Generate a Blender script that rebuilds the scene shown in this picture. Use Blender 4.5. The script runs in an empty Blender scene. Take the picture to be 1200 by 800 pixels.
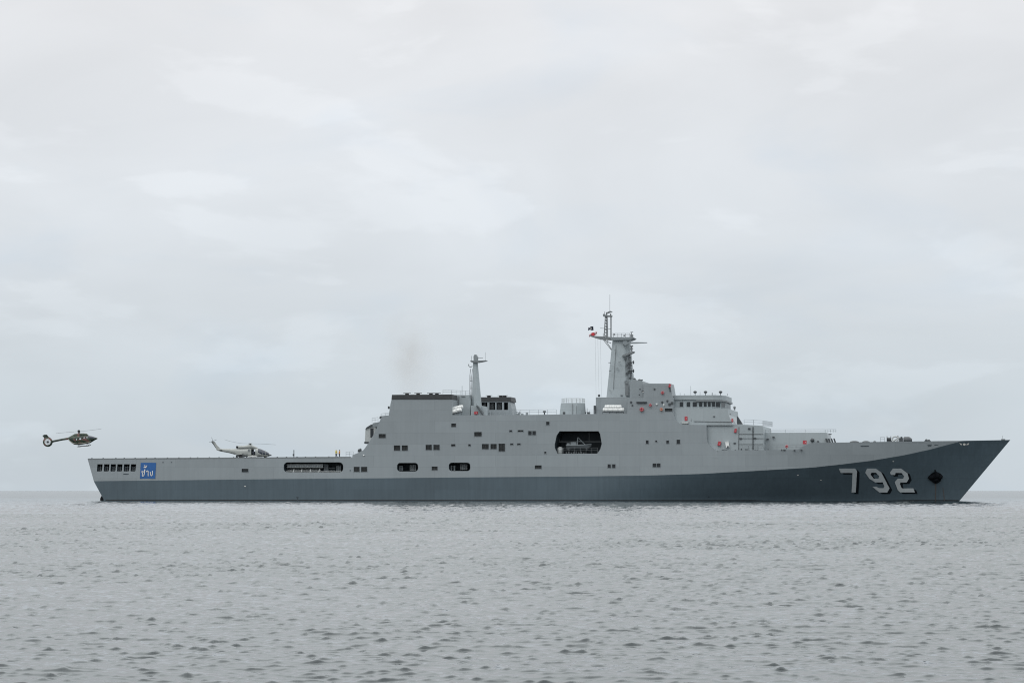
import bpy, bmesh, math, random
import numpy as np
from mathutils import Vector, Matrix
from mathutils.geometry import tessellate_polygon

random.seed(7)
S = bpy.context.scene
COL = S.collection
R = math.radians

# ------------------------------------------------------------------ camera, sky, sun
F = 3000.0            # focal length in photo pixels (1200 px wide)
CAM_H = 2.36
HOR = 574.6           # eye level in the photo
cam_d = bpy.data.cameras.new('camera')
cam = bpy.data.objects.new('camera', cam_d)
COL.objects.link(cam)
cam.location = (0, 0, CAM_H)
cam.rotation_euler = (R(90), 0, 0)
cam_d.sensor_width = 36
cam_d.lens = 36 * F / 1200
cam_d.shift_y = (HOR - 400) / 1200
cam_d.clip_start = 0.5
cam_d.clip_end = 100000
S.camera = cam

SUN_EL, SUN_AZ = 52, 215       # azimuth clockwise from +Y (view direction)
w = bpy.data.worlds.new('World'); S.world = w; w.use_nodes = True
nt = w.node_tree; nt.nodes.clear()
def N(tree, typ, **kw):
    n = tree.nodes.new(typ)
    for k, v in kw.items(): setattr(n, k, v)
    return n
def setv(node, **kw):
    for k, v in kw.items(): node.inputs[k.replace('_', ' ')].default_value = v
out = N(nt, 'ShaderNodeOutputWorld')
sky = N(nt, 'ShaderNodeTexSky', sky_type='NISHITA', sun_disc=False)
sky.sun_elevation = R(SUN_EL); sky.sun_rotation = R(SUN_AZ)
bg1 = N(nt, 'ShaderNodeBackground'); bg1.inputs[1].default_value = 0.08
nt.links.new(sky.outputs[0], bg1.inputs[0])
tc = N(nt, 'ShaderNodeTexCoord')
sep = N(nt, 'ShaderNodeSeparateXYZ'); nt.links.new(tc.outputs['Generated'], sep.inputs[0])
ramp = N(nt, 'ShaderNodeValToRGB'); nt.links.new(sep.outputs[2], ramp.inputs[0])
e = ramp.color_ramp.elements
e[0].position = 0.0; e[0].color = (0.575, 0.64, 0.695, 1)
e[1].position = 1.0; e[1].color = (1.62, 1.63, 1.64, 1)
for p, c in ((0.035, (0.60, 0.665, 0.72)), (0.075, (0.675, 0.72, 0.765)), (0.13, (0.745, 0.772, 0.805)),
             (0.19, (0.805, 0.812, 0.83)), (0.26, (1.03, 1.08, 1.095)), (0.45, (1.52, 1.60, 1.61))):
    k = ramp.color_ramp.elements.new(p); k.color = (*c, 1)
# soft stratus mottling, in sky directions
mp = N(nt, 'ShaderNodeMapping'); mp.inputs['Scale'].default_value = (3.2, 3.2, 8.0); mp.inputs['Location'].default_value = (2.3, 0.4, 1.7)
nt.links.new(tc.outputs['Generated'], mp.inputs[0])
n1 = N(nt, 'ShaderNodeTexNoise'); setv(n1, Scale=2.2, Detail=7.0, Roughness=0.5, Distortion=0.5)
nt.links.new(mp.outputs[0], n1.inputs['Vector'])
mr = N(nt, 'ShaderNodeMapRange'); setv(mr, From_Min=0.32, From_Max=0.68, To_Min=0.94, To_Max=1.05)
nt.links.new(n1.outputs[0], mr.inputs[0])
n2 = N(nt, 'ShaderNodeTexNoise'); setv(n2, Scale=3.6, Detail=8.0, Roughness=0.52, Distortion=0.4)
nt.links.new(mp.outputs[0], n2.inputs['Vector'])
mr2 = N(nt, 'ShaderNodeMapRange'); setv(mr2, From_Min=0.52, From_Max=0.75, To_Min=0.0, To_Max=0.7)
nt.links.new(n2.outputs[0], mr2.inputs[0])
tint = N(nt, 'ShaderNodeMix', data_type='RGBA', blend_type='MULTIPLY')
tint.inputs[0].default_value = 1.0
nt.links.new(ramp.outputs[0], tint.inputs['A']); nt.links.new(mr.outputs[0], tint.inputs['B'])
blu = N(nt, 'ShaderNodeMix', data_type='RGBA', blend_type='MULTIPLY')
nt.links.new(mr2.outputs[0], blu.inputs[0]); nt.links.new(tint.outputs['Result'], blu.inputs['A'])
blu.inputs['B'].default_value = (0.905, 0.95, 0.995, 1)
bg2 = N(nt, 'ShaderNodeBackground'); bg2.inputs[1].default_value = 1.04
n3 = N(nt, 'ShaderNodeTexNoise'); setv(n3, Scale=4.4, Detail=9.0, Roughness=0.5, Distortion=0.25)
mp3 = N(nt, 'ShaderNodeMapping'); mp3.inputs['Scale'].default_value = (3.0, 3.0, 9.0); mp3.inputs['Location'].default_value = (5.1, 1.2, 3.3)
nt.links.new(tc.outputs['Generated'], mp3.inputs[0]); nt.links.new(mp3.outputs[0], n3.inputs['Vector'])
mr3 = N(nt, 'ShaderNodeMapRange', interpolation_type='SMOOTHSTEP'); setv(mr3, From_Min=0.53, From_Max=0.62, To_Min=1.0, To_Max=1.055)
nt.links.new(n3.outputs[0], mr3.inputs[0])
wht = N(nt, 'ShaderNodeMix', data_type='RGBA', blend_type='MULTIPLY'); wht.inputs[0].default_value = 1.0
nt.links.new(blu.outputs['Result'], wht.inputs['A']); nt.links.new(mr3.outputs[0], wht.inputs['B'])
nt.links.new(wht.outputs['Result'], bg2.inputs[0])
mxs = N(nt, 'ShaderNodeMixShader'); mxs.inputs[0].default_value = 0.93
nt.links.new(bg1.outputs[0], mxs.inputs[1]); nt.links.new(bg2.outputs[0], mxs.inputs[2])
nt.links.new(mxs.outputs[0], out.inputs[0])

sd = bpy.data.lights.new('sun', 'SUN'); sd.energy = 0.6; sd.angle = R(25); sd.color = (1.0, 0.97, 0.92)
so = bpy.data.objects.new('sun', sd); COL.objects.link(so)
az = R(SUN_AZ); el = R(SUN_EL)
sdir = Vector((math.sin(az) * math.cos(el), math.cos(az) * math.cos(el), math.sin(el)))
so.rotation_euler = sdir.to_track_quat('Z', 'Y').to_euler()
so.location = (-100, -100, 300)

S.view_settings.view_transform = 'Standard'; S.view_settings.look = 'None'
S.view_settings.exposure = 0; S.view_settings.gamma = 1; S.view_settings.use_curve_mapping = False
S.cycles.filter_width = 1.1; S.cycles.max_bounces = 6; S.cycles.volume_bounces = 1
S.cycles.volume_step_rate = 2.0

# ------------------------------------------------------------------ materials
def newmat(name):
    m = bpy.data.materials.new(name); m.use_nodes = True
    return m, m.node_tree, m.node_tree.nodes['Principled BSDF']

def paint(name, c, rough=0.45, var=0.06, seams=False, spec=0.5, streak=0.0, bump=0.0):
    m, t, b = newmat(name)
    b.inputs['Roughness'].default_value = rough
    b.inputs['Specular IOR Level'].default_value = spec
    co = N(t, 'ShaderNodeTexCoord')
    n = N(t, 'ShaderNodeTexNoise'); setv(n, Scale=0.11 if seams else 0.9, Detail=6.0, Roughness=0.6)
    t.links.new(co.outputs['Object'], n.inputs['Vector'])
    r = N(t, 'ShaderNodeMapRange'); setv(r, From_Min=0.3, From_Max=0.7, To_Min=1 - var, To_Max=1 + var)
    t.links.new(n.outputs[0], r.inputs[0])
    fac = r.outputs[0]
    def mul(a, bb):
        k = N(t, 'ShaderNodeMath', operation='MULTIPLY'); t.links.new(a, k.inputs[0]); t.links.new(bb, k.inputs[1]); return k.outputs[0]
    if streak:
        mp = N(t, 'ShaderNodeMapping'); mp.inputs['Scale'].default_value = (1.3, 1.3, 0.07)
        t.links.new(co.outputs['Object'], mp.inputs[0])
        n2 = N(t, 'ShaderNodeTexNoise'); setv(n2, Scale=1.0, Detail=4.0, Roughness=0.65)
        t.links.new(mp.outputs[0], n2.inputs['Vector'])
        r2 = N(t, 'ShaderNodeMapRange'); setv(r2, From_Min=0.35, From_Max=0.75, To_Min=1 + streak * .4, To_Max=1 - streak)
        t.links.new(n2.outputs[0], r2.inputs[0]); fac = mul(fac, r2.outputs[0])
    if seams:
        # repainted plates: large rectangles of very slightly different grey (x along the ship, z up)
        sx = N(t, 'ShaderNodeSeparateXYZ'); t.links.new(co.outputs['Object'], sx.inputs[0])
        cx = N(t, 'ShaderNodeCombineXYZ'); t.links.new(sx.outputs[0], cx.inputs[0]); t.links.new(sx.outputs[2], cx.inputs[1])
        br = N(t, 'ShaderNodeTexBrick'); setv(br, Scale=1.0, Mortar_Size=0.03, Brick_Width=9.5, Row_Height=2.6, Bias=0.0)
        br.inputs['Color1'].default_value = (1.05, 1.05, 1.05, 1); br.inputs['Color2'].default_value = (.95, .95, .95, 1)
        br.inputs['Mortar'].default_value = (.84, .84, .84, 1)
        t.links.new(cx.outputs[0], br.inputs['Vector'])
        bw = N(t, 'ShaderNodeSeparateColor'); t.links.new(br.outputs[0], bw.inputs[0]); fac = mul(fac, bw.outputs[0])
    mx = N(t, 'ShaderNodeMix', data_type='RGBA', blend_type='MULTIPLY'); mx.inputs[0].default_value = 1
    mx.inputs['A'].default_value = (*c, 1); t.links.new(fac, mx.inputs['B'])
    t.links.new(mx.outputs['Result'], b.inputs['Base Color'])
    if bump:
        n3 = N(t, 'ShaderNodeTexNoise'); setv(n3, Scale=0.45, Detail=2.0)
        t.links.new(co.outputs['Object'], n3.inputs['Vector'])
        bp = N(t, 'ShaderNodeBump'); setv(bp, Strength=bump, Distance=0.2)
        t.links.new(n3.outputs[0], bp.inputs['Height']); t.links.new(bp.outputs[0], b.inputs['Normal'])
    return m

M = {}
M['upper'] = paint('haze_grey_paint', (0.246, 0.274, 0.291), 0.5, .035, True, .4, .05, .12)
M['lower'] = paint('dark_grey_hull_paint', (0.070, 0.098, 0.118), 0.36, .08, True, .5, .12, .12)
M['boot'] = paint('black_boot_topping', (0.012, 0.014, 0.016), 0.5, .1)
M['block'] = paint('deckhouse_skylit_grey', (0.305, 0.342, 0.36), 0.5, .03, True, .4, .05, .08)  # hull grey made lighter: extra sky light on deckhouse walls put into the colour
M['recess_shade'] = paint('recess_painted_shade', (0.040, 0.056, 0.068), 0.6, .1)  # insides are grey too; shade in the openings is put into this dark colour
M['fitting'] = paint('fitting_grey_paint', (0.20, 0.225, 0.24), 0.5, .05)
M['lightfit'] = paint('pale_grey_fitting', (0.40, 0.42, 0.42), 0.5, .05)
M['darkfit'] = paint('dark_fitting', (0.05, 0.058, 0.065), 0.5, .1)
M['black'] = paint('black_soot', (0.016, 0.018, 0.020), 0.75, .15, spec=.15)
M['white'] = paint('white_plastic', (0.72, 0.73, 0.72), 0.4, .06)
M['number'] = paint('number_grey', (0.43, 0.46, 0.475), 0.5, .05)
M['numshadow'] = paint('number_shade_black', (0.006, 0.009, 0.012), 0.6, .05, spec=.1)
M['red'] = paint('red_paint', (0.40, 0.045, 0.06), 0.5, .1)
M['orange'] = paint('orange_paint', (0.42, 0.13, 0.06), 0.5, .1)
M['deck'] = paint('deck_dark', (0.06, 0.068, 0.072), 0.75, .12)
M['blue'] = paint('blue_banner_cloth', (0.018, 0.10, 0.30), 0.6, .1)
M['lettering'] = paint('banner_lettering', (0.72, 0.70, 0.66), 0.6, .04)
M['soot'] = paint('funnel_black_band', (0.034, 0.037, 0.040), 0.6, .2)
M['anchor'] = paint('tarred_black_anchor', (0.006, 0.007, 0.009), 0.85, .2, spec=.05)
M['rust'] = paint('rust_stain', (0.075, 0.066, 0.062), 0.7, .2)
M['steel'] = paint('steel_grey', (0.16, 0.175, 0.185), 0.45, .08)
M['tyre'] = paint('rubber', (0.015, 0.015, 0.016), 0.7, .1)
M['navy'] = paint('navy_cloth', (0.012, 0.018, 0.035), 0.8, .1)
M['flagred'] = paint('flag_red_cloth', (0.50, 0.035, 0.05), 0.8, .08)
M['yellow'] = paint('yellow_cloth', (0.62, 0.50, 0.03), 0.8, .08)
M['orangecloth'] = paint('orange_cloth', (0.62, 0.25, 0.06), 0.8, .08)
M['trouser'] = paint('dark_cloth', (0.03, 0.035, 0.05), 0.85, .1)
M['skin'] = paint('skin', (0.30, 0.17, 0.11), 0.55, .05)
M['heligrey'] = paint('navy_helicopter_grey', (0.33, 0.345, 0.335), 0.4, .08)
def glassy(name, c, rough, spec=.5):
    m, t, b = newmat(name); co = N(t, 'ShaderNodeTexCoord'); n = N(t, 'ShaderNodeTexNoise'); setv(n, Scale=1.5)
    t.links.new(co.outputs['Object'], n.inputs['Vector'])
    r = N(t, 'ShaderNodeMapRange'); setv(r, To_Min=rough * .6, To_Max=rough * 1.5); t.links.new(n.outputs[0], r.inputs[0])
    t.links.new(r.outputs[0], b.inputs['Roughness']); b.inputs['Base Color'].default_value = (*c, 1)
    b.inputs['Specular IOR Level'].default_value = spec
    return m
M['glass'] = glassy('dark_window_glass', (0.012, 0.016, 0.02), 0.06)
M['louvre'] = paint('louvre_grey', (0.045, 0.05, 0.052), 0.6, .1)
M['cockpit'] = glassy('cockpit_glass', (0.03, 0.04, 0.06), 0.05, .8)
def clear_glass():
    m, t, b = newmat('clear_pane'); t.nodes.remove(b)
    g = N(t, 'ShaderNodeBsdfGlossy'); g.inputs['Roughness'].default_value = .03
    tr = N(t, 'ShaderNodeBsdfTransparent'); tr.inputs[0].default_value = (.93, .95, .95, 1)
    f = N(t, 'ShaderNodeFresnel'); f.inputs[0].default_value = 1.4
    mx = N(t, 'ShaderNodeMixShader'); t.links.new(f.outputs[0], mx.inputs[0])
    t.links.new(tr.outputs[0], mx.inputs[1]); t.links.new(g.outputs[0], mx.inputs[2])
    t.links.new(mx.outputs[0], t.nodes['Material Output'].inputs[0]); return m
M['pane'] = clear_glass()
def camo():
    m, t, b = newmat('camouflage_paint'); b.inputs['Roughness'].default_value = .45
    co = N(t, 'ShaderNodeTexCoord'); n = N(t, 'ShaderNodeTexNoise'); setv(n, Scale=0.75, Detail=1.5, Roughness=.4, Distortion=.6)
    t.links.new(co.outputs['Object'], n.inputs['Vector'])
    r = N(t, 'ShaderNodeValToRGB'); r.color_ramp.interpolation = 'CONSTANT'; e = r.color_ramp.elements
    e[0].color = (.018, .03, .022, 1); e[1].position = .47; e[1].color = (.035, .055, .036, 1)
    k = e.new(.55); k.color = (.13, .062, .055, 1); k = e.new(.64); k.color = (.012, .016, .016, 1)
    t.links.new(n.outputs[0], r.inputs[0]); t.links.new(r.outputs[0], b.inputs['Base Color']); return m
M['camo'] = camo()
M['camolight'] = paint('camouflage_pale_band', (0.30, 0.30, 0.25), .5, .1)

# ------------------------------------------------------------------ mapping photo pixel -> ship coordinates
YAW = R(10.0)
SHIP = Vector((8.0, 597.0, 0.0))
FWD = Vector((math.cos(YAW), -math.sin(YAW), 0)); PORT = Vector((math.sin(YAW), math.cos(YAW), 0))
SHIP_M = Matrix.Translation(SHIP) @ Matrix.Rotation(-YAW, 4, 'Z')
O = Vector((0, 0, CAM_H))
def L(px, py, y):
    d = Vector(((px - 600) / F, 1, (HOR - py) / F))
    t = (y - (O - SHIP).dot(PORT)) / d.dot(PORT)
    p = O + d * t - SHIP
    return Vector((p.dot(FWD), y, p.z))
def Ly(px, py, fn):
    y = -14.0
    for _ in range(14):
        p = L(px, py, y); y = fn(p.x, p.z)
    return L(px, py, y)
def world(p): return SHIP_M @ Vector(p)

# ------------------------------------------------------------------ hull shape
BEAM = 14.0
st_top = L(1184, 515.2, 0); st_wl = L(1123, 588.2, 0)
slope = (st_top.x - st_wl.x) / (st_top.z - st_wl.z)
def xstem(z): return st_wl.x + (z - st_wl.z) * slope
sx = [(122, 587), (121.5, 584), (119, 580), (110, 564), (102.3, 537.4)]
sxp = [L(a, b, -13.4) for a, b in sx]
SZ = np.array([-3.0] + [p.z for p in sxp]); SX = np.array([sxp[0].x] + [p.x for p in sxp])
def xstern(z): return float(np.interp(z, SZ, SX))
XS0 = SX.min()
def bdk(x, z):
    t = min(max((xstem(z) - x) / 70.0, 0), 1)
    b = BEAM * (1 - (1 - t) ** 2.4)
    return b - 0.8 * max(0, (XS0 + 16 - x) / 16) ** 2
def fix(px, py): return Ly(px, py, lambda x, z: -bdk(x, z))
top_px = [(102, 537.4), (160, 537), (220, 536.6), (330, 535.8), (420, 535.3), (838, 535.0), (841, 527.3), (935, 526.8),
          (945, 520.2), (958, 518.6), (1000, 518), (1060, 517), (1126, 516.3), (1184, 515.2)]
knk_px = [(102, 563.6), (220, 562.2), (330, 561), (420, 560.3), (560, 558.9), (680, 557.9), (760, 556.8), (820, 555), (886.7, 551.3),
          (953, 547.4), (986.7, 543.8), (1020, 539.7), (1059, 533.2), (1090, 526.4), (1129.5, 515.9), (1150, 514.5), (1184, 513)]
TP = [fix(*p) for p in top_px]; KP = [fix(*p) for p in knk_px]
TX, TZ = [p.x for p in TP], [p.z for p in TP]
KX, KZ = [p.x for p in KP], [p.z for p in KP]
def ztop(x): return float(np.interp(x, TX, TZ))
def zknk(x): return min(float(np.interp(x, KX, KZ)), ztop(x))
def B(x, z):
    zk = max(zknk(x), 1.0)
    e = min(max(z / zk, 0), 1); sd_ = max(xstem(z) - x, 0)
    bw = 1 - (1 - min(sd_ / 85, 1)) ** 1.42; bd = 1 - (1 - min(sd_ / 70, 1)) ** 2.4
    b = BEAM * (bw + (bd - bw) * e)
    return b - 0.8 * max(0, (XS0 + 16 - x) / 16) ** 2
def H(px, py, off=0.0): return Ly(px, py, lambda x, z: -(B(x, z) + off))

# ------------------------------------------------------------------ mesh builder
def tag(o, label=None, cat=None, group=None, kind=None):
    if label: o['label'] = label
    if cat: o['category'] = cat
    if group: o['group'] = group
    if kind: o['kind'] = kind
    return o
def empty(name, loc=(0, 0, 0), rz=0.0):
    o = bpy.data.objects.new(name, None); COL.objects.link(o)
    o.location = loc; o.rotation_euler = (0, 0, rz); o.empty_display_size = 1
    return o
class MB:
    def __init__(s): s.v = []; s.f = []; s.m = []
    def add(s, vs, fs, mi=0):
        k = len(s.v); s.v += [tuple(v) for v in vs]; s.f += [tuple(k + i for i in f) for f in fs]; s.m += [mi] * len(fs)
    def box(s, c, d, mi=0, rot=None):
        h = [x / 2 for x in d]; vs = []
        for sz in (-1, 1):
            for a, b in ((-1, -1), (1, -1), (1, 1), (-1, 1)):
                v = Vector((a * h[0], b * h[1], sz * h[2]))
                if rot is not None: v = rot @ v
                vs.append(v + Vector(c))
        s.add(vs, [(3, 2, 1, 0), (4, 5, 6, 7), (0, 1, 5, 4), (1, 2, 6, 5), (2, 3, 7, 6), (3, 0, 4, 7)], mi)
    def prism(s, front, back, mi=0, cap=True):
        n = len(front); fs = [(i, (i + 1) % n, n + (i + 1) % n, n + i) for i in range(n)]
        if cap:
            fs += [tuple(reversed(range(n))), tuple(range(n, 2 * n))]
        s.add(list(front) + list(back), fs, mi)
    def tube(s, pts, r, mi=0, n=6, r2=None, cap=True):
        pts = [Vector(p) for p in pts]; rings = []
        for i, p in enumerate(pts):
            a = pts[max(i - 1, 0)]; b = pts[min(i + 1, len(pts) - 1)]
            d = (b - a).normalized(); u = d.orthogonal().normalized(); q = d.cross(u)
            rr = r if r2 is None else r + (r2 - r) * i / (len(pts) - 1)
            rings.append([p + (u * math.cos(t) + q * math.sin(t)) * rr for t in [2 * math.pi * k / n for k in range(n)]])
        # keep rings aligned
        for i in range(1, len(rings)):
            best = min(range(n), key=lambda k: sum((rings[i][(j + k) % n] - pts[i] - rings[i - 1][j] + pts[i - 1]).length for j in range(n)))
            rings[i] = rings[i][best:] + rings[i][:best]
        vs = [v for rg in rings for v in rg]; fs = []
        for i in range(len(rings) - 1):
            for k in range(n): fs.append((i * n + k, i * n + (k + 1) % n, (i + 1) * n + (k + 1) % n, (i + 1) * n + k))
        if cap: fs += [tuple(reversed(range(n))), tuple((len(rings) - 1) * n + k for k in range(n))]
        s.add(vs, fs, mi)
    def loft(s, rings, mi=0, caps=True):
        n = len(rings[0]); fs = []
        for i in range(len(rings) - 1):
            for k in range(n): fs.append((i * n + k, i * n + (k + 1) % n, (i + 1) * n + (k + 1) % n, (i + 1) * n + k))
        if caps: fs += [tuple(reversed(range(n))), tuple((len(rings) - 1) * n + k for k in range(n))]
        s.add([v for r in rings for v in r], fs, mi)
    def ball(s, c, r, mi=0, nu=12, nv=8):
        if not hasattr(r, '__len__'): r = (r, r, r)
        rings = []
        for j in range(nv + 1):
            a = -math.pi / 2 + math.pi * (0.02 + 0.96 * j / nv)
            rings.append([(c[0] + r[0] * math.cos(a) * math.cos(t), c[1] + r[1] * math.cos(a) * math.sin(t), c[2] + r[2] * math.sin(a))
                          for t in [2 * math.pi * k / nu for k in range(nu)]])
        s.loft(rings, mi)
    def torus(s, c, Rr, r, axis='y', mi=0, nu=20, nv=8):
        vs, fs = [], []
        for i in range(nu):
            a = 2 * math.pi * i / nu
            for j in range(nv):
                b = 2 * math.pi * j / nv; q = Rr + r * math.cos(b); h = r * math.sin(b)
                p = {'y': (q * math.cos(a), h, q * math.sin(a)), 'z': (q * math.cos(a), q * math.sin(a), h), 'x': (h, q * math.cos(a), q * math.sin(a))}[axis]
                vs.append((c[0] + p[0], c[1] + p[1], c[2] + p[2]))
        for i in range(nu):
            for j in range(nv):
                fs.append((i * nv + j, ((i + 1) % nu) * nv + j, ((i + 1) % nu) * nv + (j + 1) % nv, i * nv + (j + 1) % nv))
        s.add(vs, fs, mi)
    def mesh(s, name, mats, smooth=None):
        me = bpy.data.meshes.new(name); me.from_pydata(s.v, [], s.f)
        for m in (mats if isinstance(mats, (list, tuple)) else [mats]): me.materials.append(M[m])
        me.polygons.foreach_set('material_index', s.m)
        bm = bmesh.new(); bm.from_mesh(me); bmesh.ops.recalc_face_normals(bm, faces=bm.faces)
        if smooth is not None:
            for f in bm.faces: f.smooth = True
            for ed in bm.edges:
                ed.smooth = not (len(ed.link_faces) == 2 and ed.calc_face_angle(0) > R(smooth))
        bm.to_mesh(me); bm.free()
        return me
    def build(s, name, mats, parent=None, smooth=None):
        o = bpy.data.objects.new(name, s.mesh(name, mats, smooth)); COL.objects.link(o)
        if parent is not None: o.parent = parent
        return o

def extr(pts, y0, y1, slope=0.0, z0=None):
    """px outline -> prism in ship coordinates; with a slope the sides lean inwards above z0"""
    fr = []
    for p in pts:
        fr.append(Ly(p[0], p[1], lambda x, z: y0 + (slope * max(0, z - z0) if z0 is not None else 0)))
    if z0 is None: bk = [Vector((p.x, y1, p.z)) for p in fr]
    else: bk = [Vector((p.x, -p.y if y1 == -y0 else y1, p.z)) for p in fr]
    return fr, bk
def rect(a, b, c, d): return [(a, d), (c, d), (c, b), (a, b)]
def block(name, pts, y0, y1, mat, parent, slope=0.0, z0=None):
    m = MB(); f, b = extr(pts, y0, y1, slope, z0); m.prism(f, b); return m.build(name, mat, parent)
def boolean(obj, cutter_mb, mats):
    c = cutter_mb.build('cutter', mats, obj.parent)
    md = obj.modifiers.new('cut', 'BOOLEAN'); md.operation = 'DIFFERENCE'; md.solver = 'EXACT'; md.object = c
    dg = bpy.context.evaluated_depsgraph_get()
    me = bpy.data.meshes.new_from_object(obj.evaluated_get(dg))
    obj.modifiers.clear(); obj.data = me
    bpy.data.objects.remove(c)

# ------------------------------------------------------------------ sea
def make_sea():
    rng = np.random.default_rng(5)
    rs = [3.0]
    while rs[-1] < 20000:
        r = rs[-1]
        rs.append(r * (1.02 if r < 24 else 1.00115 if r < 620 else 1.004 if r < 3000 else 1.015))
    r = np.array(rs, dtype=np.float32)
    a = np.concatenate([np.arange(-14, 14, 0.06), np.arange(14, 26, 0.4), np.arange(26, 334, 4.0), np.arange(334, 346, 0.4)])
    a = np.radians(a).astype(np.float32); da = np.diff(np.append(a, a[0] + 2 * np.pi))
    nr, na = len(r), len(a)
    A, RR = np.meshgrid(a, r)
    X = (RR * np.sin(A)).ravel(); Y = (RR * np.cos(A)).ravel()
    dr = np.gradient(r)
    sp = np.maximum(dr[:, None], (r[:, None] * da[None, :]) * np.ones((nr, 1))).ravel().astype(np.float32)
    Z = np.zeros_like(X); DX = np.zeros_like(X); DY = np.zeros_like(X)
    wind = math.radians(248)
    def trains(n, l0, l1, slope_of, spread, dest, floor):
        lam = np.exp(np.linspace(math.log(l0), math.log(l1), n)); var = 0.0
        for l in lam:
            l *= rng.uniform(.95, 1.05); th = wind + rng.normal(0, spread); k = 2 * math.pi / l
            amp = slope_of(l) / k * rng.uniform(.7, 1.3); var += amp * amp / 2
            att = np.clip((l / sp - floor) / 1.2, 0, 1); act = att > 0
            ph_e = rng.uniform(0, 6.28, 3)
            if not act.any(): continue
            kx, ky = k * math.cos(th), k * math.sin(th); xa, ya = X[act], Y[act]
            # each train comes in groups that swell and fade over the surface
            env = 0.8 + 0.6 * np.sin(ky * .13 * xa - kx * .11 * ya + ph_e[0]) * np.sin(kx * .09 * xa + ky * .07 * ya + ph_e[1])
            dest[act] += (amp * att[act] * env).astype(np.float32) * np.cos(kx * xa + ky * ya + ph_e[2])
        return math.sqrt(var)
    SH = np.zeros_like(X)
    sig = trains(120, 0.135, 1.05, lambda l: .0245 * float(np.interp(l, [.135, .23, .40, .68, 1.05], [.75, 1.1, .85, .5, .3])), .62, SH, 0.3)
    SF = np.zeros_like(X)
    sgf = trains(80, 0.11, 0.5, lambda l: .023 * float(np.interp(l, [.11, .18, .3, .5], [.5, 1.0, .9, .5])), .72, SF, 0.5)
    trains(40, 1.5, 16.0, lambda l: .011 * float(np.interp(l, [1.5, 4, 16], [1, .8, .4])), .5, Z, 0.4)
    # gusts and slicks: broad patches where the ripples are higher or lower
    G = np.zeros_like(X)
    for _ in range(14):
        th = rng.uniform(0, 6.28); l = math.exp(rng.uniform(math.log(9), math.log(90)))
        G += np.sin((X * math.cos(th) + Y * math.sin(th)) * 2 * math.pi / l + rng.uniform(0, 6.28))
    G = np.clip(1 + .06 * G, .6, 1.5) * np.interp(np.hypot(X, Y), [20, 50, 110, 200], [.50, .66, 1.10, 1.8])   # calmer near the boat
    # wind ripples have flat troughs and short steep crests
    h = 2.2 * np.tanh(SH / sig / 2.2); hf = 2.2 * np.tanh(SF / sgf / 2.2)
    Z += sig * G * (np.exp(.68 * h) - 1.25) * 2.55
    Z += sgf * (.6 + .4 * np.clip(h, -1, 2)) * (np.exp(.8 * hf) - 1.35) * 1.5
    co = np.stack([X + DX, Y + DY, Z], 1).astype(np.float32)
    me = bpy.data.meshes.new('sea')
    idx = np.arange(nr * na).reshape(nr, na)
    nx = np.roll(idx, -1, axis=1)
    q = np.stack([idx[:-1], idx[1:], nx[1:], nx[:-1]], -1).reshape(-1, 4)
    me.vertices.add(len(co)); me.vertices.foreach_set('co', co.ravel())
    me.loops.add(q.size); me.loops.foreach_set('vertex_index', q.ravel().astype(np.int32))
    me.polygons.add(len(q)); me.polygons.foreach_set('loop_start', np.arange(0, q.size, 4, dtype=np.int32))
    me.polygons.foreach_set('use_smooth', np.ones(len(q), dtype=bool))
    me.update(calc_edges=True)
    # orientation up
    if me.polygons[0].normal.z < 0: me.flip_normals()
    m, t, b = newmat('sea_water')
    b.inputs['Base Color'].default_value = (0.012, 0.020, 0.023, 1)
    b.inputs['Roughness'].default_value = 0.03; b.inputs['IOR'].default_value = 1.333
    co_ = N(t, 'ShaderNodeTexCoord')
    mp = N(t, 'ShaderNodeMapping'); mp.inputs['Rotation'].default_value = (0, 0, R(-20)); mp.inputs['Scale'].default_value = (0.55, 1.0, 1.0)
    t.links.new(co_.outputs['Object'], mp.inputs[0])
    n1 = N(t, 'ShaderNodeTexNoise'); setv(n1, Scale=5.0, Detail=4.0, Roughness=.55)
    n2 = N(t, 'ShaderNodeTexNoise'); setv(n2, Scale=0.9, Detail=3.0, Roughness=.5)
    for k in (n1, n2): t.links.new(mp.outputs[0], k.inputs['Vector'])
    b1 = N(t, 'ShaderNodeBump'); setv(b1, Strength=1.0, Distance=0.0035)
    b2 = N(t, 'ShaderNodeBump'); setv(b2, Strength=1.0, Distance=0.01)
    t.links.new(n2.outputs[0], b2.inputs['Height']); t.links.new(n1.outputs[0], b1.inputs['Height'])
    t.links.new(b2.outputs[0], b1.inputs['Normal']); t.links.new(b1.outputs[0], b.inputs['Normal'])
    ln = N(t, 'ShaderNodeVectorMath', operation='LENGTH'); t.links.new(co_.outputs['Object'], ln.inputs[0])
    rg = N(t, 'ShaderNodeMapRange'); setv(rg, From_Min=350.0, From_Max=900.0, To_Min=0.03, To_Max=0.17); t.links.new(ln.outputs['Value'], rg.inputs[0])
    t.links.new(rg.outputs[0], b.inputs['Roughness'])
    me.materials.append(m)
    o = bpy.data.objects.new('sea', me); COL.objects.link(o)
    tag(o, 'grey rippled open sea reaching to the horizon', 'sea', kind='structure')
make_sea()

# ------------------------------------------------------------------ the warship
ship = empty('warship', SHIP, -YAW)
tag(ship, 'long grey amphibious warship numbered 792 with a dark grey lower hull', 'warship')

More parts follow.
